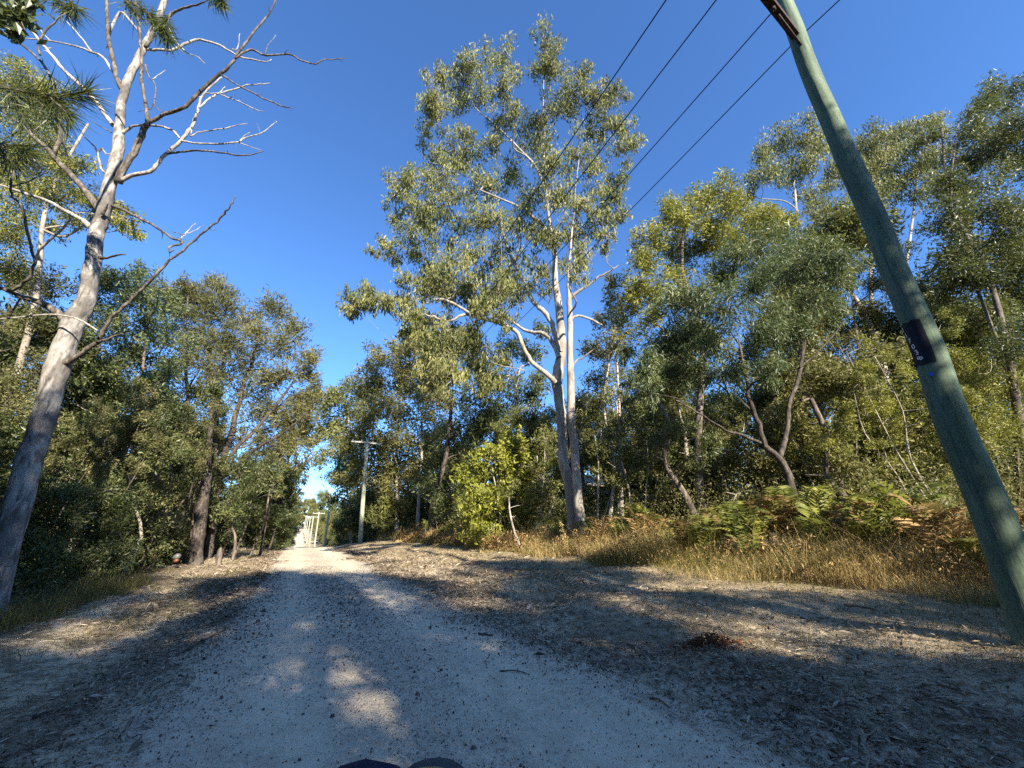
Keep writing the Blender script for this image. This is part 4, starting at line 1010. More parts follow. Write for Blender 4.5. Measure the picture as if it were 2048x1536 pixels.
# ------------------------------------------------------------------ power poles and lines
PFx = 3.46
cen = [(2105, 1360, 0.135), (2080, 1300, 0.133), (2040, 1180, 0.131), (1972, 1000, 0.127), (1904, 842, 0.123), (1859, 705, 0.120), (1813, 600, 0.117), (1781, 525, 0.115), (1751, 445, 0.113), (1705, 342, 0.110),
       (1662, 240, 0.108), (1630, 170, 0.106), (1610, 120, 0.105), (1590, 60, 0.105), (1566, 0, 0.105), (1545, -60, 0.104), (1528, -120, 0.103)]
pp = np.array([np.append(P(a, b, PFx), c) for a, b, c in cen])
q = spline(pp, 6)
pts, rad = q[:, :3].copy(), q[:, 3].copy()
pz = float(gz(pts[2][0], pts[2][1]))
pts = np.vstack([[pts[0][0], pts[0][1], pz - 0.4], pts[pts[:, 2] > pz - 0.3]]); rad = np.append(rad[0], rad[len(rad) - len(pts) + 1:])
pole_base = np.array([pts[0][0], pts[0][1], pz])
pole = tag(empty("power_pole", pole_base), "near green-stained timber power pole with black number plate at right", "power pole")
w = MB()
sides = 40
th = np.linspace(0, 2 * math.pi, sides, endpoint=False)
zq = np.linspace(pts[0][2], pts[-1][2], 420)
cx_ = np.interp(zq, pts[:, 2], pts[:, 0]); cy_ = np.interp(zq, pts[:, 2], pts[:, 1]); cr_ = np.interp(zq, pts[:, 2], rad)
knots = [(6.75, -2.30, 0.016, 0.14), (6.1, -1.75, 0.014, 0.12), (5.2, -1.2, 0.010, 0.2), (4.3, -2.9, 0.008, 0.25), (7.1, -3.0, 0.008, 0.1)]
RR = np.repeat(cr_[:, None], sides, 1)
for i, z_ in enumerate(zq):
    for kz, ka, kh, kw in knots:
        da = (th - ka + math.pi) % (2 * math.pi) - math.pi
        RR[i] += kh * np.exp(-((z_ - kz) / kw) ** 2 - (da / 0.55) ** 2)
    RR[i] += 0.0022 * np.sin(th * 5 + 0.6 * math.sin(z_ * 1.3)) + 0.0016 * np.sin(th * 11 + z_ * 0.5) + 0.002 * np.sin(z_ * 2.1 + th)
v = np.stack([cx_[:, None] + RR * np.cos(th), cy_[:, None] + RR * np.sin(th), np.repeat(zq[:, None], sides, 1)], -1).reshape(-1, 3)
i_ = np.arange(len(zq) - 1)[:, None] * sides; j_ = np.arange(sides)[None]; j2 = (j_ + 1) % sides
w.add(v, np.stack([i_ + j_, i_ + j2, i_ + sides + j2, i_ + sides + j_], -1).reshape(-1, 4), 0.5, True)
w.build("shaft", M['pole'], pole, pole_base)

def on_pole(z_, ang, off=0.0):
    r_ = np.interp(z_, zq, cr_) + off
    return np.array([np.interp(z_, zq, cx_) + r_ * math.cos(ang), np.interp(z_, zq, cy_) + r_ * math.sin(ang), z_])
FACE = math.atan2(-PFx, -4.05)                       # from the pole's axis towards the photographer
# dark weathered scars around the two knots
for kz, ka, sw, sh in [(6.62, -2.35, 0.55, 0.16), (5.78, -2.1, 0.32, 0.06)]:
    w = MB(); n_ = 10
    A, Zs = np.meshgrid(np.linspace(-1, 1, n_), np.linspace(-1, 1, n_), indexing='ij')
    a2 = A * np.sqrt(1 - 0.5 * Zs ** 2); z2 = Zs * np.sqrt(1 - 0.5 * A ** 2)
    P3 = np.array([[on_pole(kz + sh * z2[i, j], ka + sw * a2[i, j], 0.0) for j in range(n_)] for i in range(n_)])
# painted number plate
w = MB()
za, zb = 2.66, 3.13
aa = np.linspace(FACE - 1.42, FACE + 0.22, 24)       # angles run to the photographer's left for smaller values
zz_ = np.linspace(za, zb, 14)
G = np.array([[on_pole(z_ + 0.006 * math.sin(a * 9) * (1 if k in (0, 13) else 0), a, 0.0055) for a in aa] for k, z_ in enumerate(zz_)])
grid_mesh(w, G[..., 0], G[..., 1], G[..., 2])
plate = w.build("number_plate", M['black_paint'], pole, pole_base)

def text_on_pole(ch, size, z_, ang, rot, name, par):
    cu = bpy.data.curves.new("t", 'FONT'); cu.body = ch; cu.size = size; cu.align_x = 'CENTER'; cu.align_y = 'CENTER'; cu.offset = 0.0012
    ob = bpy.data.objects.new("t", cu); C.collection.objects.link(ob)
    bpy.context.view_layer.update()
    me = bpy.data.meshes.new_from_object(ob.evaluated_get(bpy.context.evaluated_depsgraph_get()))
    bpy.data.objects.remove(ob); bpy.data.curves.remove(cu)
    c_, s_ = math.cos(rot), math.sin(rot)
    for v_ in me.vertices:
        x_, y_ = v_.co.x * c_ - v_.co.y * s_, v_.co.x * s_ + v_.co.y * c_
        # x to the photographer's right = increasing angle about the pole seen from outside
        p_ = on_pole(z_ + y_, ang + x_ / 0.126, 0.0085)
        v_.co = Vector(p_ - pole_base)
    me.name = name
    me.materials.append(M['white_paint'])
    o = bpy.data.objects.new(name, me); C.collection.objects.link(o); o.parent = par
plate_loc = plate
for ch, z_, a_, rot in [("1", 3.075, -1.10, 0.0), ("1", 3.005, -1.02, 0.0), ("7", 2.935, -0.90, 0.1), ("0", 2.865, -0.80, 0.0), ("3", 2.797, -0.70, 0.15), ("8", 2.732, -0.60, 1.1)]:
    text_on_pole(ch, 0.072, z_, FACE + a_, rot, "digit", plate)
# blue disc
w = MB()
for k in range(12):
    a0, a1 = 2 * math.pi * k / 12, 2 * math.pi * (k + 1) / 12
    zc, ac, rd_ = 2.545, FACE - 0.28, 0.019
    f_ = lambda a, rr, off: on_pole(zc + rr * math.sin(a), ac + rr * math.cos(a) / 0.126, off)
    w.add([f_(0, 0, 0.012), f_(a0, rd_, 0.010), f_((a0 + a1) / 2, rd_, 0.010), f_(a1, rd_, 0.010)], [[0, 1, 2, 3]], 0.5)
    w.add([f_(a0, rd_, 0.010), f_(a0, rd_, -0.002), f_(a1, rd_, -0.002), f_(a1, rd_, 0.010)], [[0, 1, 2, 3]], 0.5)
w.build("tag_disc", M['blue'], pole, pole_base)
# step bolts
for z_ in (8.38, 7.78):
    w = MB()
    for_a = FACE - 0.42 if z_ > 8 else FACE - 0.2
    p0 = on_pole(z_, for_a, -0.02); out = np.array([math.cos(for_a), math.sin(for_a), 0])
    p1 = p0 + out * 0.15
    tube(w, [p0, p1], [0.009, 0.009], 8)
    tube(w, [p1 - out * 0.008, p1 - out * 0.008 + np.array([0, 0, 0.05])], [0.009, 0.009], 8)
    w.build("step_bolt", M['steel'], pole, pole_base)
# timber crossarm reaching out over the track, with insulators
NV = np.array([NX, NY, 0.0]); UV = np.array([UX, UY, 0.0]); ZV = np.array([0, 0, 1.0])
ZA = 7.86
AV = np.array([-0.852, -0.524, 0.0])                    # the arm reaches out over the track
AP = np.array([0.524, -0.852, 0.0])
def project(p_):
    r_ = np.asarray(p_) - EYE
    dz_ = r_[1] * cp + r_[2] * sp
    return CX + FPX * r_[0] / dz_, CY - FPX * (-r_[1] * sp + r_[2] * cp) / dz_
pc = np.array([np.interp(ZA, zq, cx_), np.interp(ZA, zq, cy_), ZA])
w = MB(); box(w, pc + AV * 1.35, AV * 1.3, AP * 0.05, ZV * 0.065)
arm = w.build("crossarm", M['arm'], pole, pole_base)
w = MB(); tube(w, [pc + AV * 0.08 + AP * 0.02 - ZV * 0.32, pc + AV * 0.62 - ZV * 0.07], [0.016, 0.016], 6)
w.build("brace", M['arm'], pole, pole_base)
attach_near = []
for far_px, far_py, qx, qy in ((706, 883, 1325, 0), (722, 883, 1428, 0), (745, 883, 1540, 25), (760, 883, 1590, 83)):
    best = min(np.linspace(-0.15, 2.6, 200), key=lambda o_: abs((lambda q_: (q_[0] - qx) * (qy - far_py) - (q_[1] - qy) * (qx - far_px))(project(pc + AV * o_ - ZV * 0.1))))
    p_ = pc + AV * best - ZV * 0.06
    if qx == 1590:                                   # the fourth wire is carried on the pole's far side
        c_ = pc + np.array([0.10, 0.11, 0])
        bz = min(np.linspace(-1.2, 0.6, 200), key=lambda o_: abs((lambda q_: (q_[0] - qx) * (qy - far_py) - (q_[1] - qy) * (qx - far_px))(project(c_ + ZV * (o_ - 0.07)))))
        p_ = c_ + ZV * bz
    w = MB(); tube(w, [p_, p_ - ZV * 0.02, p_ - ZV * 0.035, p_ - ZV * 0.06, p_ - ZV * 0.07], [0.015, 0.03, 0.024, 0.03, 0.012], 10)
    w.build("insulator", M['arm'], arm, pole_base)
    attach_near.append(p_ - ZV * 0.07)

def far_pole(base, h, armw, label, top_lean, detail=True):
    base = np.asarray(base, float); base[2] = gz(base[0], base[1])
    root = tag(empty("power_pole", base), label, "power pole", "timber power poles receding along the track")
    w_ = MB()
    top = base + np.array([top_lean, 0, h])
    q_ = spline([base - np.array([0, 0, .4]), base + (top - base) * 0.35 + np.array([-.03, 0, 0]), base + (top - base) * 0.7, top], 4)
    tube(w_, q_, np.linspace(0.18, 0.125, len(q_)), 12)
    w_.build("shaft", M['pole_far'], root, base)
    ca = top - ZV * 0.3 - UV * 0.13
    w_ = MB(); box(w_, ca, NV * armw, UV * 0.05, ZV * 0.06)
    a_ = w_.build("crossarm", M['arm_far'], root, base)
    at_ = []
    for o_ in (-armw * 0.92, -armw * 0.36, armw * 0.36, armw * 0.92):
        p_ = ca + NV * o_ + ZV * 0.06
        w_ = MB(); tube(w_, [p_, p_ + ZV * 0.06, p_ + ZV * 0.11, p_ + ZV * 0.16], [0.02, 0.05, 0.05, 0.02], 8)
        w_.build("insulator", M['ceramic'], a_, base)
        at_.append(p_ + ZV * 0.14)
    if detail:
        w_ = MB(); tube(w_, [ca + NV * 0.55 - ZV * 0.06 - UV * 0.02, ca + NV * 0.1 - ZV * 0.5 + UV * 0.0], [0.018, 0.018], 6)
        w_.build("brace", M['steel'], root, base)
    return at_
b0 = P(721, 1085, 32.5)
A1 = far_pole(b0, P(735, 879, 32.5)[2] - float(gz(b0[0], b0[1])), 1.25, "whitish timber power pole with crossarm at the track's right bend", P(735, 879, 32.5)[0] - b0[0])
prev = A1
for k, (s_, hh) in enumerate([(67, 8.4), (98, 8.4), (130, 8.6), (160, 8.6), (192, 8.6), (224, 8.6), (258, 8.6)]):
    x, y = sl(s_, 4.2 - 0.004 * s_)
    lab = ["second distant timber pole, its lower half in shade before the right trees", "third distant timber pole in full view left of the shaded one",
           "small far pole just left of the third distant pole", "tiny far pole past the track's dip", "tiny far pole on the rising end of the track", "very distant pole near the end of the track", "farthest pole at the end of the track"][k]
    at_ = far_pole((x, y, 0), hh, 1.2, lab, -0.3, k < 2)
    prev = at_

def wire(p, q_, sag, label, r_=0.009, group="overhead power lines"):
    t = np.linspace(0, 1, 40)[:, None]
    pt = p + (q_ - p) * t - ZV * sag * 4 * t * (1 - t)
    w_ = MB(); d_ = np.linalg.norm(pt - EYE, axis=1)
    tube(w_, pt, np.full(40, r_), 6)
    tag(w_.build("power_line", M['wire'], None, p), label, "cable", group)
wl = ["leftmost of the four overhead wires leading to green pole", "second overhead wire from the left", "third overhead wire, fixed to the crossarm beside green pole", "rightmost overhead wire, passing behind green pole"]
back = sl(-30, 4.6)
for k in range(4):
    n_, f_ = attach_near[k], A1[k]
    wire(n_, f_, 0.62, wl[k])
    bk = np.array([back[0], back[1], 8.6]) - NV * [1.2, .45, -.4, -1.2][k]
    if k == 3:
        wire(n_, bk, 0.5, "overhead wire running back from green pole over the photographer")

# ------------------------------------------------------------------ a pale house glimpsed through the trees
hb = P(1225, 1020, 30); hb[2] = gz(hb[0], hb[1])
house = tag(empty("house", hb), "pale cream house glimpsed through the bush right of the tall gum", "house")
w = MB(); box(w, hb + [0.6, 2, 1.3], [3.2, 0, 0], [0, 2, 0], [0, 0, 1.5]); w.build("wall", M['house'], house, hb)
w = MB(); box(w, hb + [0.6, 1.0, 3.1], [3.6, 0, 0], [0, 1.5, 0.45], [0, -0.02, 0.05]); box(w, hb + [0.6, 3.4, 3.1], [3.6, 0, 0], [0, 1.2, -0.45], [0, 0.02, 0.05]); w.build("roof", M['roof'], house, hb)
w = MB(); box(w, hb + [-0.6, -0.03, 1.6], [0.6, 0, 0], [0, 0.04, 0], [0, 0, 0.45]); w.build("window", M['black_paint'], house, hb)

# ------------------------------------------------------------------ ferns, grass, litter, stones
def fern_mesh(nf, L, mat, seed, spread=1.0):
    g = np.random.default_rng(seed)
    m_ = MB()
    for k in range(nf):
        a = g.uniform(0, 6.28); reach = L * g.uniform(0.25, 0.8); up = L * g.uniform(0.8, 1.45)
        dh = np.array([math.cos(a), math.sin(a), 0])
        t = np.linspace(0, 1, 18)
        ptsf = dh * (reach * t ** 1.4 * spread)[:, None] + np.array([0, 0, 1]) * (up * (1.55 * t - 0.85 * t ** 2.4))[:, None]
        tube(m_, ptsf[::3], np.linspace(0.005, 0.0015, 6), 4, False, 0.6)
        tn = unit(np.gradient(ptsf, axis=0)); sd_ = unit(np.cross(tn, [0, 0, 1.0]))
        base_t = g.uniform(0.2, 0.85)
        jj = np.repeat(np.arange(3, 18), 2); sg = np.tile([-1.0, 1.0], 15)[:, None]
        wl_ = (L * 0.30 * np.sin(np.minimum(1, (1 - t[jj]) * 1.2 + 0.12) * math.pi * 0.55) + 0.015)
        d = unit(sd_[jj] * sg + tn[jj] * 0.5 + np.array([0, 0, -0.18]) + g.normal(size=(30, 3)) * 0.06)
        up_ = unit(np.cross(d, tn[jj]))
        leaves(m_, ptsf[jj] + d * wl_[:, None] * 0.5, d, wl_, L * 0.052, np.clip(base_t + g.normal(size=30) * 0.08, 0, 1), up_)
    return m_.mesh("fern", M[mat])
FM = [fern_mesh(6, 0.75, 'fern', 1), fern_mesh(7, 0.85, 'fern', 2), fern_mesh(5, 0.8, 'fern', 3), fern_mesh(6, 0.7, 'fern_dry', 4), fern_mesh(6, 0.75, 'fern_dry', 5)]
FERNS = [(1460, 1020, 0), (1480, 1010, 1), (1440, 1035, 0), (1270, 1040, 0), (1255, 1025, 1), (1300, 1045, 2), (1235, 1030, 0), (1590, 1000, 1), (1620, 1010, 3), (1640, 1005, 2), (1660, 1040, 0), (1700, 1035, 1), (1630, 1035, 0),
         (1760, 1020, 1), (1775, 1030, 0), (1740, 1040, 2), (1820, 990, 0), (1850, 985, 1), (1800, 995, 2), (1880, 1000, 0), (1340, 1030, 2), (1380, 1025, 3), (1400, 1030, 0), (1540, 1025, 3), (1560, 1010, 4), (1590, 1030, 4), (1680, 1020, 3), (1720, 1010, 4),
         (1500, 1040, 2), (1855, 1030, 4), (1830, 1020, 3), (1900, 1020, 4), (1960, 1010, 0), (2000, 1000, 1), (2035, 990, 4), (1190, 1045, 2), (1165, 1050, 0), (1120, 1050, 1), (1085, 1055, 2), (1060, 1058, 0), (1200, 1040, 3), (1320, 1050, 3),
         (920, 1060, 0), (940, 1065, 1), (900, 1062, 2), (870, 1065, 0), (850, 1062, 1), (890, 1075, 0), (960, 1070, 2), (1030, 1070, 0), (800, 1065, 1), (780, 1072, 0), (830, 1070, 3), (760, 1072, 2), (1425, 1015, 4), (1520, 1005, 1), (1560, 1040, 0), (1280, 1060, 4)]
fl = ["feathery green bracken fern", "large arching bright green bracken fern", "upright green bracken fern", "browned dry bracken fern", "rusty dead bracken fern"]
for px_, py_, k in FERNS:
    lat_ = rng.uniform(7.3, 9.0)
    F_ = FL(px_, 1080, lat_) if px_ > 700 else 20
    x, y = P(px_, 1080, F_)[:2]
    o = bpy.data.objects.new("fern", FM[k]); C.collection.objects.link(o)
    o.location = (x, y, float(gz(x, y)) + 0.1)
    sc_ = rng.uniform(0.75, 1.25); o.scale = (sc_, sc_, sc_)
    o.rotation_euler = (rng.normal() * 0.1, rng.normal() * 0.1, rng.uniform(0, 6.28))
    where = ("along the bank left of the yellow-green shrub" if px_ < 980 else "at the tall gum's foot" if px_ < 1220 else "between the tall gum and the acacia" if px_ < 1520
             else "in front of the acacia's trunk" if px_ < 1700 else "between the acacia and the green pole" if px_ < 1900 else "beside the green pole")
    tag(o, fl[k] + " " + where, "fern", "bracken ferns along the right bank")

def blades(mb, s_, l_, h, lean, wd, tone, dz=0.0):
    """bent grass blades, two quads each"""
    n = len(s_)
    x, y = sl(s_, l_)
    b = np.stack([x, y, gz(x, y) + dz], -1)
    d = rng.normal(size=(n, 3)); d[:, 2] = 0; d = unit(d)
    sd_ = np.cross(d, [0, 0, 1.0])
    hh = h[:, None]; ln = (lean * h)[:, None]; wv = wd[:, None]
    m1 = b + d * ln * 0.3 + np.array([0, 0, 1]) * hh * 0.55
    tp = b + d * ln + np.array([0, 0, 1]) * hh * rng.uniform(0.75, 1.0, n)[:, None]
    v = np.stack([b - sd_ * wv, b + sd_ * wv, m1 + sd_ * wv * 0.8, m1 - sd_ * wv * 0.8, tp + sd_ * wv * 0.15, tp - sd_ * wv * 0.15], 1)
    k = np.arange(n)[:, None] * 6
    f = np.concatenate([k + np.array([[0, 1, 2, 3]]), k + np.array([[3, 2, 4, 5]])])
    mb.add(v, f, np.concatenate([tone, tone]))

def near_s(n, a, b):
    """positions along the road, denser close by"""
    return np.exp(rng.uniform(math.log(3), math.log(b - a + 3), n)) - 3 + a
# tall grass on the bank
n = 46000
s_ = near_s(n, -2.5, 42); l_ = 6.6 + np.abs(rng.normal(size=n)) * 0.75 + 0.3 * np.sin(s_ * 0.8) + 0.2 * np.sin(s_ * 2.1)
cl = np.sin(s_ * 1.3 + 3 * l_) * np.sin(s_ * 0.55 + 1.0)
dist = np.hypot(*sl(s_, l_))
h = rng.uniform(0.12, 0.60, n) * (0.9 + 0.65 * cl) * np.where(rng.uniform(size=n) < 0.06, 1.8, 1.0) * np.clip((l_ - 6.2) / 0.6, 0.35, 1.15)
mb = MB()
blades(mb, s_, l_, h, rng.uniform(0.2, 1.1, n), 0.0026 * np.clip(dist / 8, 0.8, 3.5), np.clip(0.58 + 0.28 * np.sin(s_ * 1.3 + 2.2 * l_ + 1.5 * np.sin(s_ * 0.45)) + rng.normal(size=n) * 0.17, 0, 1))
tag(mb.build("long_grass", M['grass']), "long tan and green grass along the foot of the right bank", "grass", None, 'stuff')
# rusty dead bracken tangled in it
n = 42000
s_ = near_s(n, -2.5, 36); l_ = 6.65 + np.abs(rng.normal(size=n)) * 1.1 + 0.3 * np.sin(s_ * 0.8)
dn = 0.5 + 0.5 * np.sin(s_ * 0.75 + 0.5) * np.sin(s_ * 0.31 + l_)
keep = rng.uniform(size=n) < 0.25 + 0.75 * dn
s_, l_ = s_[keep], l_[keep]; n = len(s_)
x, y = sl(s_, l_); dist = np.hypot(x, y)
p = np.stack([x, y, gz(x, y) + rng.uniform(0.02, 0.72, n) * (0.55 + 0.45 * np.sin(s_ * 1.1) ** 2)], -1)
mb = MB(); L = 0.065 * np.clip(dist / 9, 0.8, 3) * rng.uniform(0.6, 1.5, n)
leaves(mb, p, rng.normal(size=(n, 3)) + np.array([0, 0, -0.3]), L, L * 0.28, np.clip(0.5 + rng.normal(size=n) * 0.2, 0, 1))
tag(mb.build("dead_bracken", M['fern_dry']), "rusty tangle of dead bracken on the right bank", "bracken", None, 'stuff')
# short verge grass in patches
mb = MB()
for side, n in ((1, 26000), (-1, 16000)):
    s_ = near_s(n, 0.0, 34)
    l_ = rng.uniform(3.2, 7.0, n) if side > 0 else -1.15 - np.abs(rng.normal(size=n)) * 0.9
    pt = np.sin(s_ * 1.1 + 2 * np.sin(l_ * 1.7)) * np.sin(l_ * 2.3 + 1.3 * np.sin(s_ * 0.7)) + 0.25 * (np.abs(l_) - 3)
    keep = pt + rng.normal(size=n) * 0.45 > (0.25 if side > 0 else -0.1)
    s_, l_ = s_[keep], l_[keep]; n = len(s_)
    dist = np.hypot(*sl(s_, l_))
    blades(mb, s_, l_, rng.uniform(0.015, 0.085, n) * (1.0 if side > 0 else 1.5), rng.uniform(0.5, 2.2, n), 0.0017 * np.clip(dist / 5, 0.8, 4), np.clip(0.5 + rng.normal(size=n) * 0.22, 0, 1))
# long grass round the dead gum
n = 3500; s_ = rng.uniform(4.5, 12, n); l_ = -2.6 - np.abs(rng.normal(size=n)) * 0.5
blades(mb, s_, l_, rng.uniform(0.06, 0.38, n), rng.uniform(0.4, 1.4, n), np.full(n, 0.0028), np.clip(0.45 + rng.normal(size=n) * 0.2, 0, 1))
tag(mb.build("verge_grass", M['grass_green']), "short patchy grass of the verges", "grass", None, 'stuff')

# fallen leaves and bits of bark
def litter(name, label, n, lfun, mat, L0, asp, s_rng=(0.3, 34), dz=0.012, keepf=None, cat="leaf litter"):
    mb = MB()
    s_ = near_s(n, *s_rng); l_ = lfun(s_, n)
    if keepf is not None:
        kp = keepf(s_, l_) > rng.uniform(size=n)
        s_, l_ = s_[kp], l_[kp]; n = len(s_)
    x, y = sl(s_, l_); dist = np.hypot(x, y)
    p = np.stack([x, y, gz(x, y) + dz + rng.uniform(0, 0.02, n)], -1)
    d = rng.normal(size=(n, 3)); d[:, 2] *= 0.22
    up = rng.normal(size=(n, 3)) * 0.35 + np.array([0, 0, 1.0])
    L = L0 * rng.lognormal(0, 0.4, n) * np.clip(dist / 6.5, 0.75, 1.8)
    sd_ = np.cross(d, up)
    leaves(mb, p, d, L, L * asp, np.clip(0.46 + rng.normal(size=n) * 0.22, 0, 1), np.cross(d, sd_))
    tag(mb.build(name, M[mat]), label, cat, None, 'stuff')
def clumpy(s_, l_):
    return 0.5 + 0.5 * np.sin(s_ * 1.7 + 2.0 * np.sin(l_ * 2.6)) * np.sin(l_ * 3.3 + 1.7 * np.sin(s_ * 1.1 + 0.5))
litter("leaf_litter", "brown fallen leaves and bark scattered over the right verge", 56000, lambda s, n: 2.5 + np.abs(rng.normal(size=n)) * 1.9, 'litter', 0.058, 0.22, (0.4, 36), keepf=lambda s, l: (0.25 + 0.75 * clumpy(s, l)) * np.clip(1.3 - s / 26, 0.25, 1))
litter("leaf_litter", "brown fallen leaves scattered over the left verge", 34000, lambda s, n: -0.55 - np.abs(rng.normal(size=n)) * 1.1, 'litter', 0.052, 0.22, (0.6, 34), keepf=lambda s, l: 0.3 + 0.7 * clumpy(s, l))
litter("leaf_litter", "small dark leaf fragments strewn over the gravel track", 9000, lambda s, n: rng.uniform(-0.9, 2.6, n), 'litter', 0.022, 0.22, (0.6, 26), 0.010, keepf=lambda s, l: 0.25 + 0.6 * clumpy(s * 0.6, l))
litter("straw_litter", "pale dead grass stalks and bark strips strewn on both verges", 30000, lambda s, n: np.where(rng.uniform(size=n) < 0.7, 2.3 + np.abs(rng.normal(size=n)) * 2.2, -0.7 - np.abs(rng.normal(size=n)) * 1.0), 'straw', 0.085, 0.05, (0.6, 34))
litter("leaf_litter", "dark brown leaf drifts gathered along both edges of the track", 22000, lambda s, n: np.where(rng.uniform(size=n) < 0.6, 2.75 + 0.35 * np.sin(s * 0.9) + rng.normal(size=n) * 0.28, -0.95 + 0.2 * np.sin(s * 1.1) + rng.normal(size=n) * 0.22), 'litter_dark', 0.045, 0.26, (0.5, 30), keepf=lambda s, l: 0.15 + 0.85 * clumpy(s * 0.8, l * 0.6))
# red leaf heap on the right verge
hp = P(1420, 1292, 0); d = ray(1420, 1292); tgr = (0.12 - EYE[2]) / d[2]; hc = EYE + d * tgr
n = 420; off = rng.normal(size=(n, 2)) * np.array([0.16, 0.10])
zz2 = 0.10 * np.exp(-(off[:, 0] / 0.2) ** 2 - (off[:, 1] / 0.13) ** 2) * rng.uniform(0.2, 1.1, n)
x, y = hc[0] + off[:, 0], hc[1] + off[:, 1]
mb = MB(); dd = rng.normal(size=(n, 3)); dd[:, 2] *= 0.6
leaves(mb, np.stack([x, y, gz(x, y) + zz2 + 0.02], -1), dd, 0.055 * rng.uniform(0.6, 1.4, n), 0.02, np.clip(0.5 + rng.normal(size=n) * 0.2, 0, 1))
tag(mb.build("leaf_heap", M['litter_red'], None, hc), "small heap of reddish dead leaves on the right verge", "leaf heap", None, 'stuff')

# loose stones of the track
n = 75000
s_ = near_s(n, 0.8, 16); l_ = rng.uniform(-1.2, 2.9, n)
tr = np.exp(-((l_ - 0.15) / 0.42) ** 2) + np.exp(-((l_ - 1.72) / 0.48) ** 2)
kp = rng.uniform(size=n) > tr * 0.8
s_, l_ = s_[kp], l_[kp]; n = len(s_)
x, y = sl(s_, l_); dist = np.hypot(x, y)
c = np.stack([x, y, gz(x, y) + 0.008], -1)
r_ = 0.0029 * rng.lognormal(0, 0.5, n) * np.clip(dist / 4, 0.8, 2.0)
an = rng.uniform(0, 6.28, n)
vv = []
for k in range(4):
    a_ = an + k * math.pi / 2
    vv.append(c + np.stack([np.cos(a_) * r_ * rng.uniform(.8, 1.3, n), np.sin(a_) * r_ * rng.uniform(.7, 1.1, n), np.zeros(n)], -1))
for k in range(4):
    a_ = an + k * math.pi / 2 + 0.4
    vv.append(c + np.stack([np.cos(a_) * r_ * 0.6, np.sin(a_) * r_ * 0.6, r_ * rng.uniform(0.6, 1.1, n)], -1))
v = np.stack(vv, 1); k8 = np.arange(n)[:, None] * 8
f = np.concatenate([k8 + np.array([[a, b, c_, e]]) for a, b, c_, e in [(4, 5, 6, 7), (0, 1, 5, 4), (1, 2, 6, 5), (2, 3, 7, 6), (3, 0, 4, 7)]])
mb = MB(); tn = np.clip(0.42 + rng.normal(size=n) * 0.24, 0, 1); mb.add(v, f, np.tile(tn, 5))
tag(mb.build("gravel", M['stone']), "loose gravel stones lying on the track", "gravel", None, 'stuff')

# fallen sticks
for k, (a, b, c_, d_, w_) in enumerate([(958, 1270, 986, 1273, 6), (1255, 1290, 1310, 1320, 4), (1880, 1370, 1960, 1395, 5), (330, 1222, 460, 1216, 5), (180, 1268, 245, 1272, 8), (1300, 1400, 1340, 1420, 4), (1500, 1440, 1600, 1450, 4),
                                        (1690, 1212, 1760, 1226, 5), (1000, 1345, 1060, 1352, 3), (60, 1440, 150, 1420, 5), (1640, 1410, 1720, 1420, 5), (1180, 1325, 1215, 1345, 3), (350, 1315, 450, 1262, 5), (1780, 1480, 1900, 1500, 5)]):
    def gnd(px_, py_):
        dd = ray(px_, py_); t = 4.0
        for _ in range(12):
            p_ = EYE + dd * t; t += (p_[2] - float(gz(p_[0], p_[1]))) / -dd[2] * 0.8
        return EYE + dd * t
    p0, p1 = gnd(a, b), gnd(c_, d_)
    t0 = np.linalg.norm(p0 - EYE)
    w = MB(); m_ = (p0 + p1) / 2 + np.array([rng.normal() * .03, rng.normal() * .03, 0])
    q_ = spline([p0 + ZV * 0.012, m_ + ZV * 0.02, p1 + ZV * 0.012], 4)
    tube(w, q_, np.linspace(w_ * 0.4 * t0 / FPX, w_ * 0.2 * t0 / FPX, len(q_)), 6, True, 0.35, 0.1)
    side = "left verge" if a < 500 else ("gravel track" if a < 1250 else "right verge")
    tag(w.build("fallen_stick", M['twig'], None, p0), f"thin dead stick lying on the {side}", "stick", "fallen sticks on the ground")

# tall dry seed stalk on the grass edge
b = P(1137, 1105, FL(1137, 1105, 7.1)); b[2] = gz(b[0], b[1])
tp_ = P(1122, 1046, FL(1137, 1105, 7.1))
w = MB(); q_ = spline([b, (b + tp_) / 2 + np.array([.03, 0, 0]), tp_], 4); tube(w, q_, np.linspace(0.008, 0.004, len(q_)), 5)
root = tag(empty("seed_stalk", b), "tall dry yellow seed stalk standing above the grass edge", "plant")
w.build("stem", M['grass'], root, b)
mb = MB(); n = 130; tt_ = rng.uniform(0.25, 1.0, n)
leaves(mb, b + (tp_ - b) * tt_[:, None] + rng.normal(size=(n, 3)) * 0.035, rng.normal(size=(n, 3)) + np.array([0, 0, .6]), 0.06, 0.022, np.clip(0.75 + rng.normal(size=n) * 0.12, 0, 1))
mb.build("seed_head", M['grass'], root, b)

# scrap of rubbish by the left verge
c = P(354, 1117, FL(354, 1117, -3.0))
w = MB(); tube(w, [c + [-.09, 0, -.02], c + [-.07, 0, 0.03], c + [0, 0, .06], c + [.05, 0, .06], c + [.07, 0, .055]], [0.03, 0.07, 0.085, 0.07, 0.03], 10)
rt = tag(empty("rubbish", c), "pale crumpled plastic container with orange end in left undergrowth", "rubbish")
w.build("container", M['rubbish_pale'], rt, c)
w = MB(); tube(w, [c + [-.02, -.06, -.06], c + [.05, -.06, -.05], c + [.10, -.05, -.04]], [0.04, 0.055, 0.03], 8); w.build("orange_end", M['rubbish_orange'], rt, c)

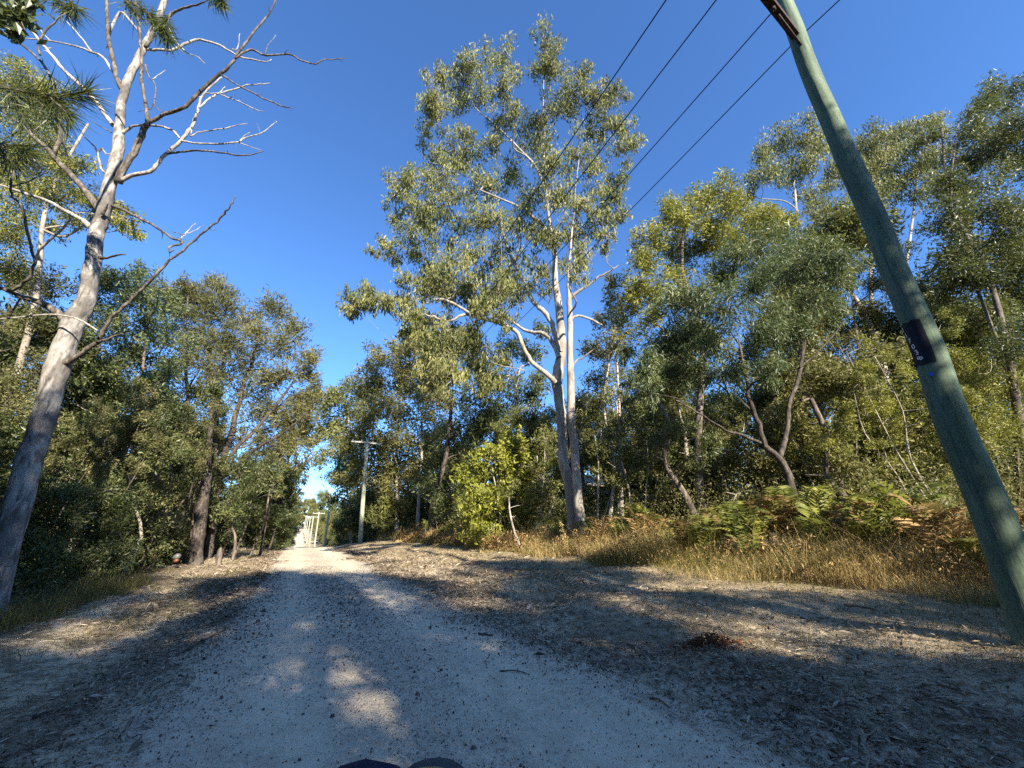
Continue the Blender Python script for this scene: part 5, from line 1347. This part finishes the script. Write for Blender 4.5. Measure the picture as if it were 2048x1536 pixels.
# ------------------------------------------------------------------ the rider's knees at the very bottom
def lump(name, mat, path, parent=None, origin=None, sides=20):
    q_ = spline(np.array(path, float), 5)
    w_ = MB(); tube(w_, q_[:, :3], q_[:, 3], sides, True)
    return w_.build(name, M[mat], parent, origin)
kL = P(758, 1518, 0.52); kR = P(872, 1512, 0.52)
def skin_body(name, verts, edges, radii, mat):
    me = bpy.data.meshes.new(name); me.from_pydata([tuple(v) for v in verts], edges, [])
    ob = bpy.data.objects.new(name, me); C.collection.objects.link(ob)
    sm = ob.modifiers.new("skin", 'SKIN'); sm.use_smooth_shade = True
    for v_, r_ in zip(me.skin_vertices[0].data, radii):
        v_.radius = (r_, r_)
    me.skin_vertices[0].data[0].use_root = True
    ss_ = ob.modifiers.new("sub", 'SUBSURF'); ss_.levels = 2; ss_.render_levels = 2
    dg = bpy.context.evaluated_depsgraph_get()
    m2 = bpy.data.meshes.new_from_object(ob.evaluated_get(dg))
    bpy.data.objects.remove(ob)
    m2.name = name; m2.materials.clear(); m2.materials.append(M[mat])
    for p_ in m2.polygons: p_.use_smooth = True
    o = bpy.data.objects.new(name, m2); C.collection.objects.link(o)
    return o
dn_ = np.array([0, 0, -1.0])
kl = kL + dn_ * 0.040; kr = kR + dn_ * 0.075
pel = np.array([-0.12, -0.22, 0.66])
vs = [pel, pel + [-0.10, 0.02, 0], (pel + [-0.10, 0.02, 0]) * 0.45 + kl * 0.55, kl, kl + [-0.01, 0.0, -0.22], [kl[0] - .02, kl[1] - 0.02, 0.12],
      pel + [0.10, 0.02, 0], (pel + [0.10, 0.02, 0]) * 0.45 + kr * 0.55, kr, kr + [0.01, 0.0, -0.22], [kr[0] + .02, kr[1] - 0.02, 0.12]]
per = skin_body("person", vs, [(0, 1), (1, 2), (2, 3), (3, 4), (4, 5), (0, 6), (6, 7), (7, 8), (8, 9), (9, 10)],
                [0.13, 0.10, 0.085, 0.072, 0.062, 0.045, 0.10, 0.075, 0.05, 0.055, 0.045], 'navy')
def lift_to(ob, lo, hi, want):
    for _ in range(6):
        ys = [project(np.array(ob.matrix_basis @ v_.co))[1] for v_ in ob.data.vertices if lo < project(np.array(ob.matrix_basis @ v_.co))[0] < hi and (ob.matrix_basis @ v_.co).y > 0.2]
        if ys: ob.location.z += (min(ys) - want) * 0.00045
    return ob
lift_to(per, 690, 790, 1517)
tag(per, "seated person in navy trousers, only a knee showing at the bottom edge", "person")
for bx in (5, 10):
    b_ = np.array(vs[bx], float)
    lump("shoe", 'grey_cloth', [[b_[0], b_[1] - 0.05, 0.07, 0.05], [b_[0], b_[1] + 0.03, 0.065, 0.05], [b_[0], b_[1] + 0.12, 0.05, 0.042], [b_[0], b_[1] + 0.19, 0.04, 0.03]], per)
# a soft bag over the other knee
bc = P(866, 1512, 0.52) + dn_ * 0.045
def dome(c, ax, ay, az, n=16, m_=8, z0=-0.6):
    w_ = MB(); th_ = np.linspace(0, 2 * math.pi, n + 1)[:-1]; ph = np.linspace(-0.55 * math.pi / 2, math.pi / 2 * 0.985, m_)
    v_ = np.array([[c + np.array([ax * math.cos(a) * math.cos(b), ay * math.sin(a) * math.cos(b), az * math.sin(b)]) for a in th_] for b in ph]).reshape(-1, 3)
    i_ = np.arange(m_ - 1)[:, None] * n; j_ = np.arange(n)[None]; j2_ = (j_ + 1) % n
    w_.add(v_, np.stack([i_ + j_, i_ + j2_, i_ + n + j2_, i_ + n + j_], -1).reshape(-1, 4), 0.5, True)
    return w_
bag = tag(empty("bag", bc), "soft grey and olive cloth bag with yellow trim resting on the lap", "bag")
dome(bc, 0.052, 0.06, 0.036).build("bag_body", M['grey_cloth'], bag, bc)
dome(bc + [0.006, -0.034, 0.004], 0.041, 0.042, 0.028).build("bag_flap", M['olive_cloth'], bag, bc)
w = MB(); aa_ = np.linspace(0.1, math.pi - 0.1, 16)
tube(w, np.array([bc + [0.0535 * math.cos(a), -0.010, 0.0372 * math.sin(a)] for a in aa_]), np.full(16, 0.0035), 6)
w.build("trim", M['trim'], bag, bc)
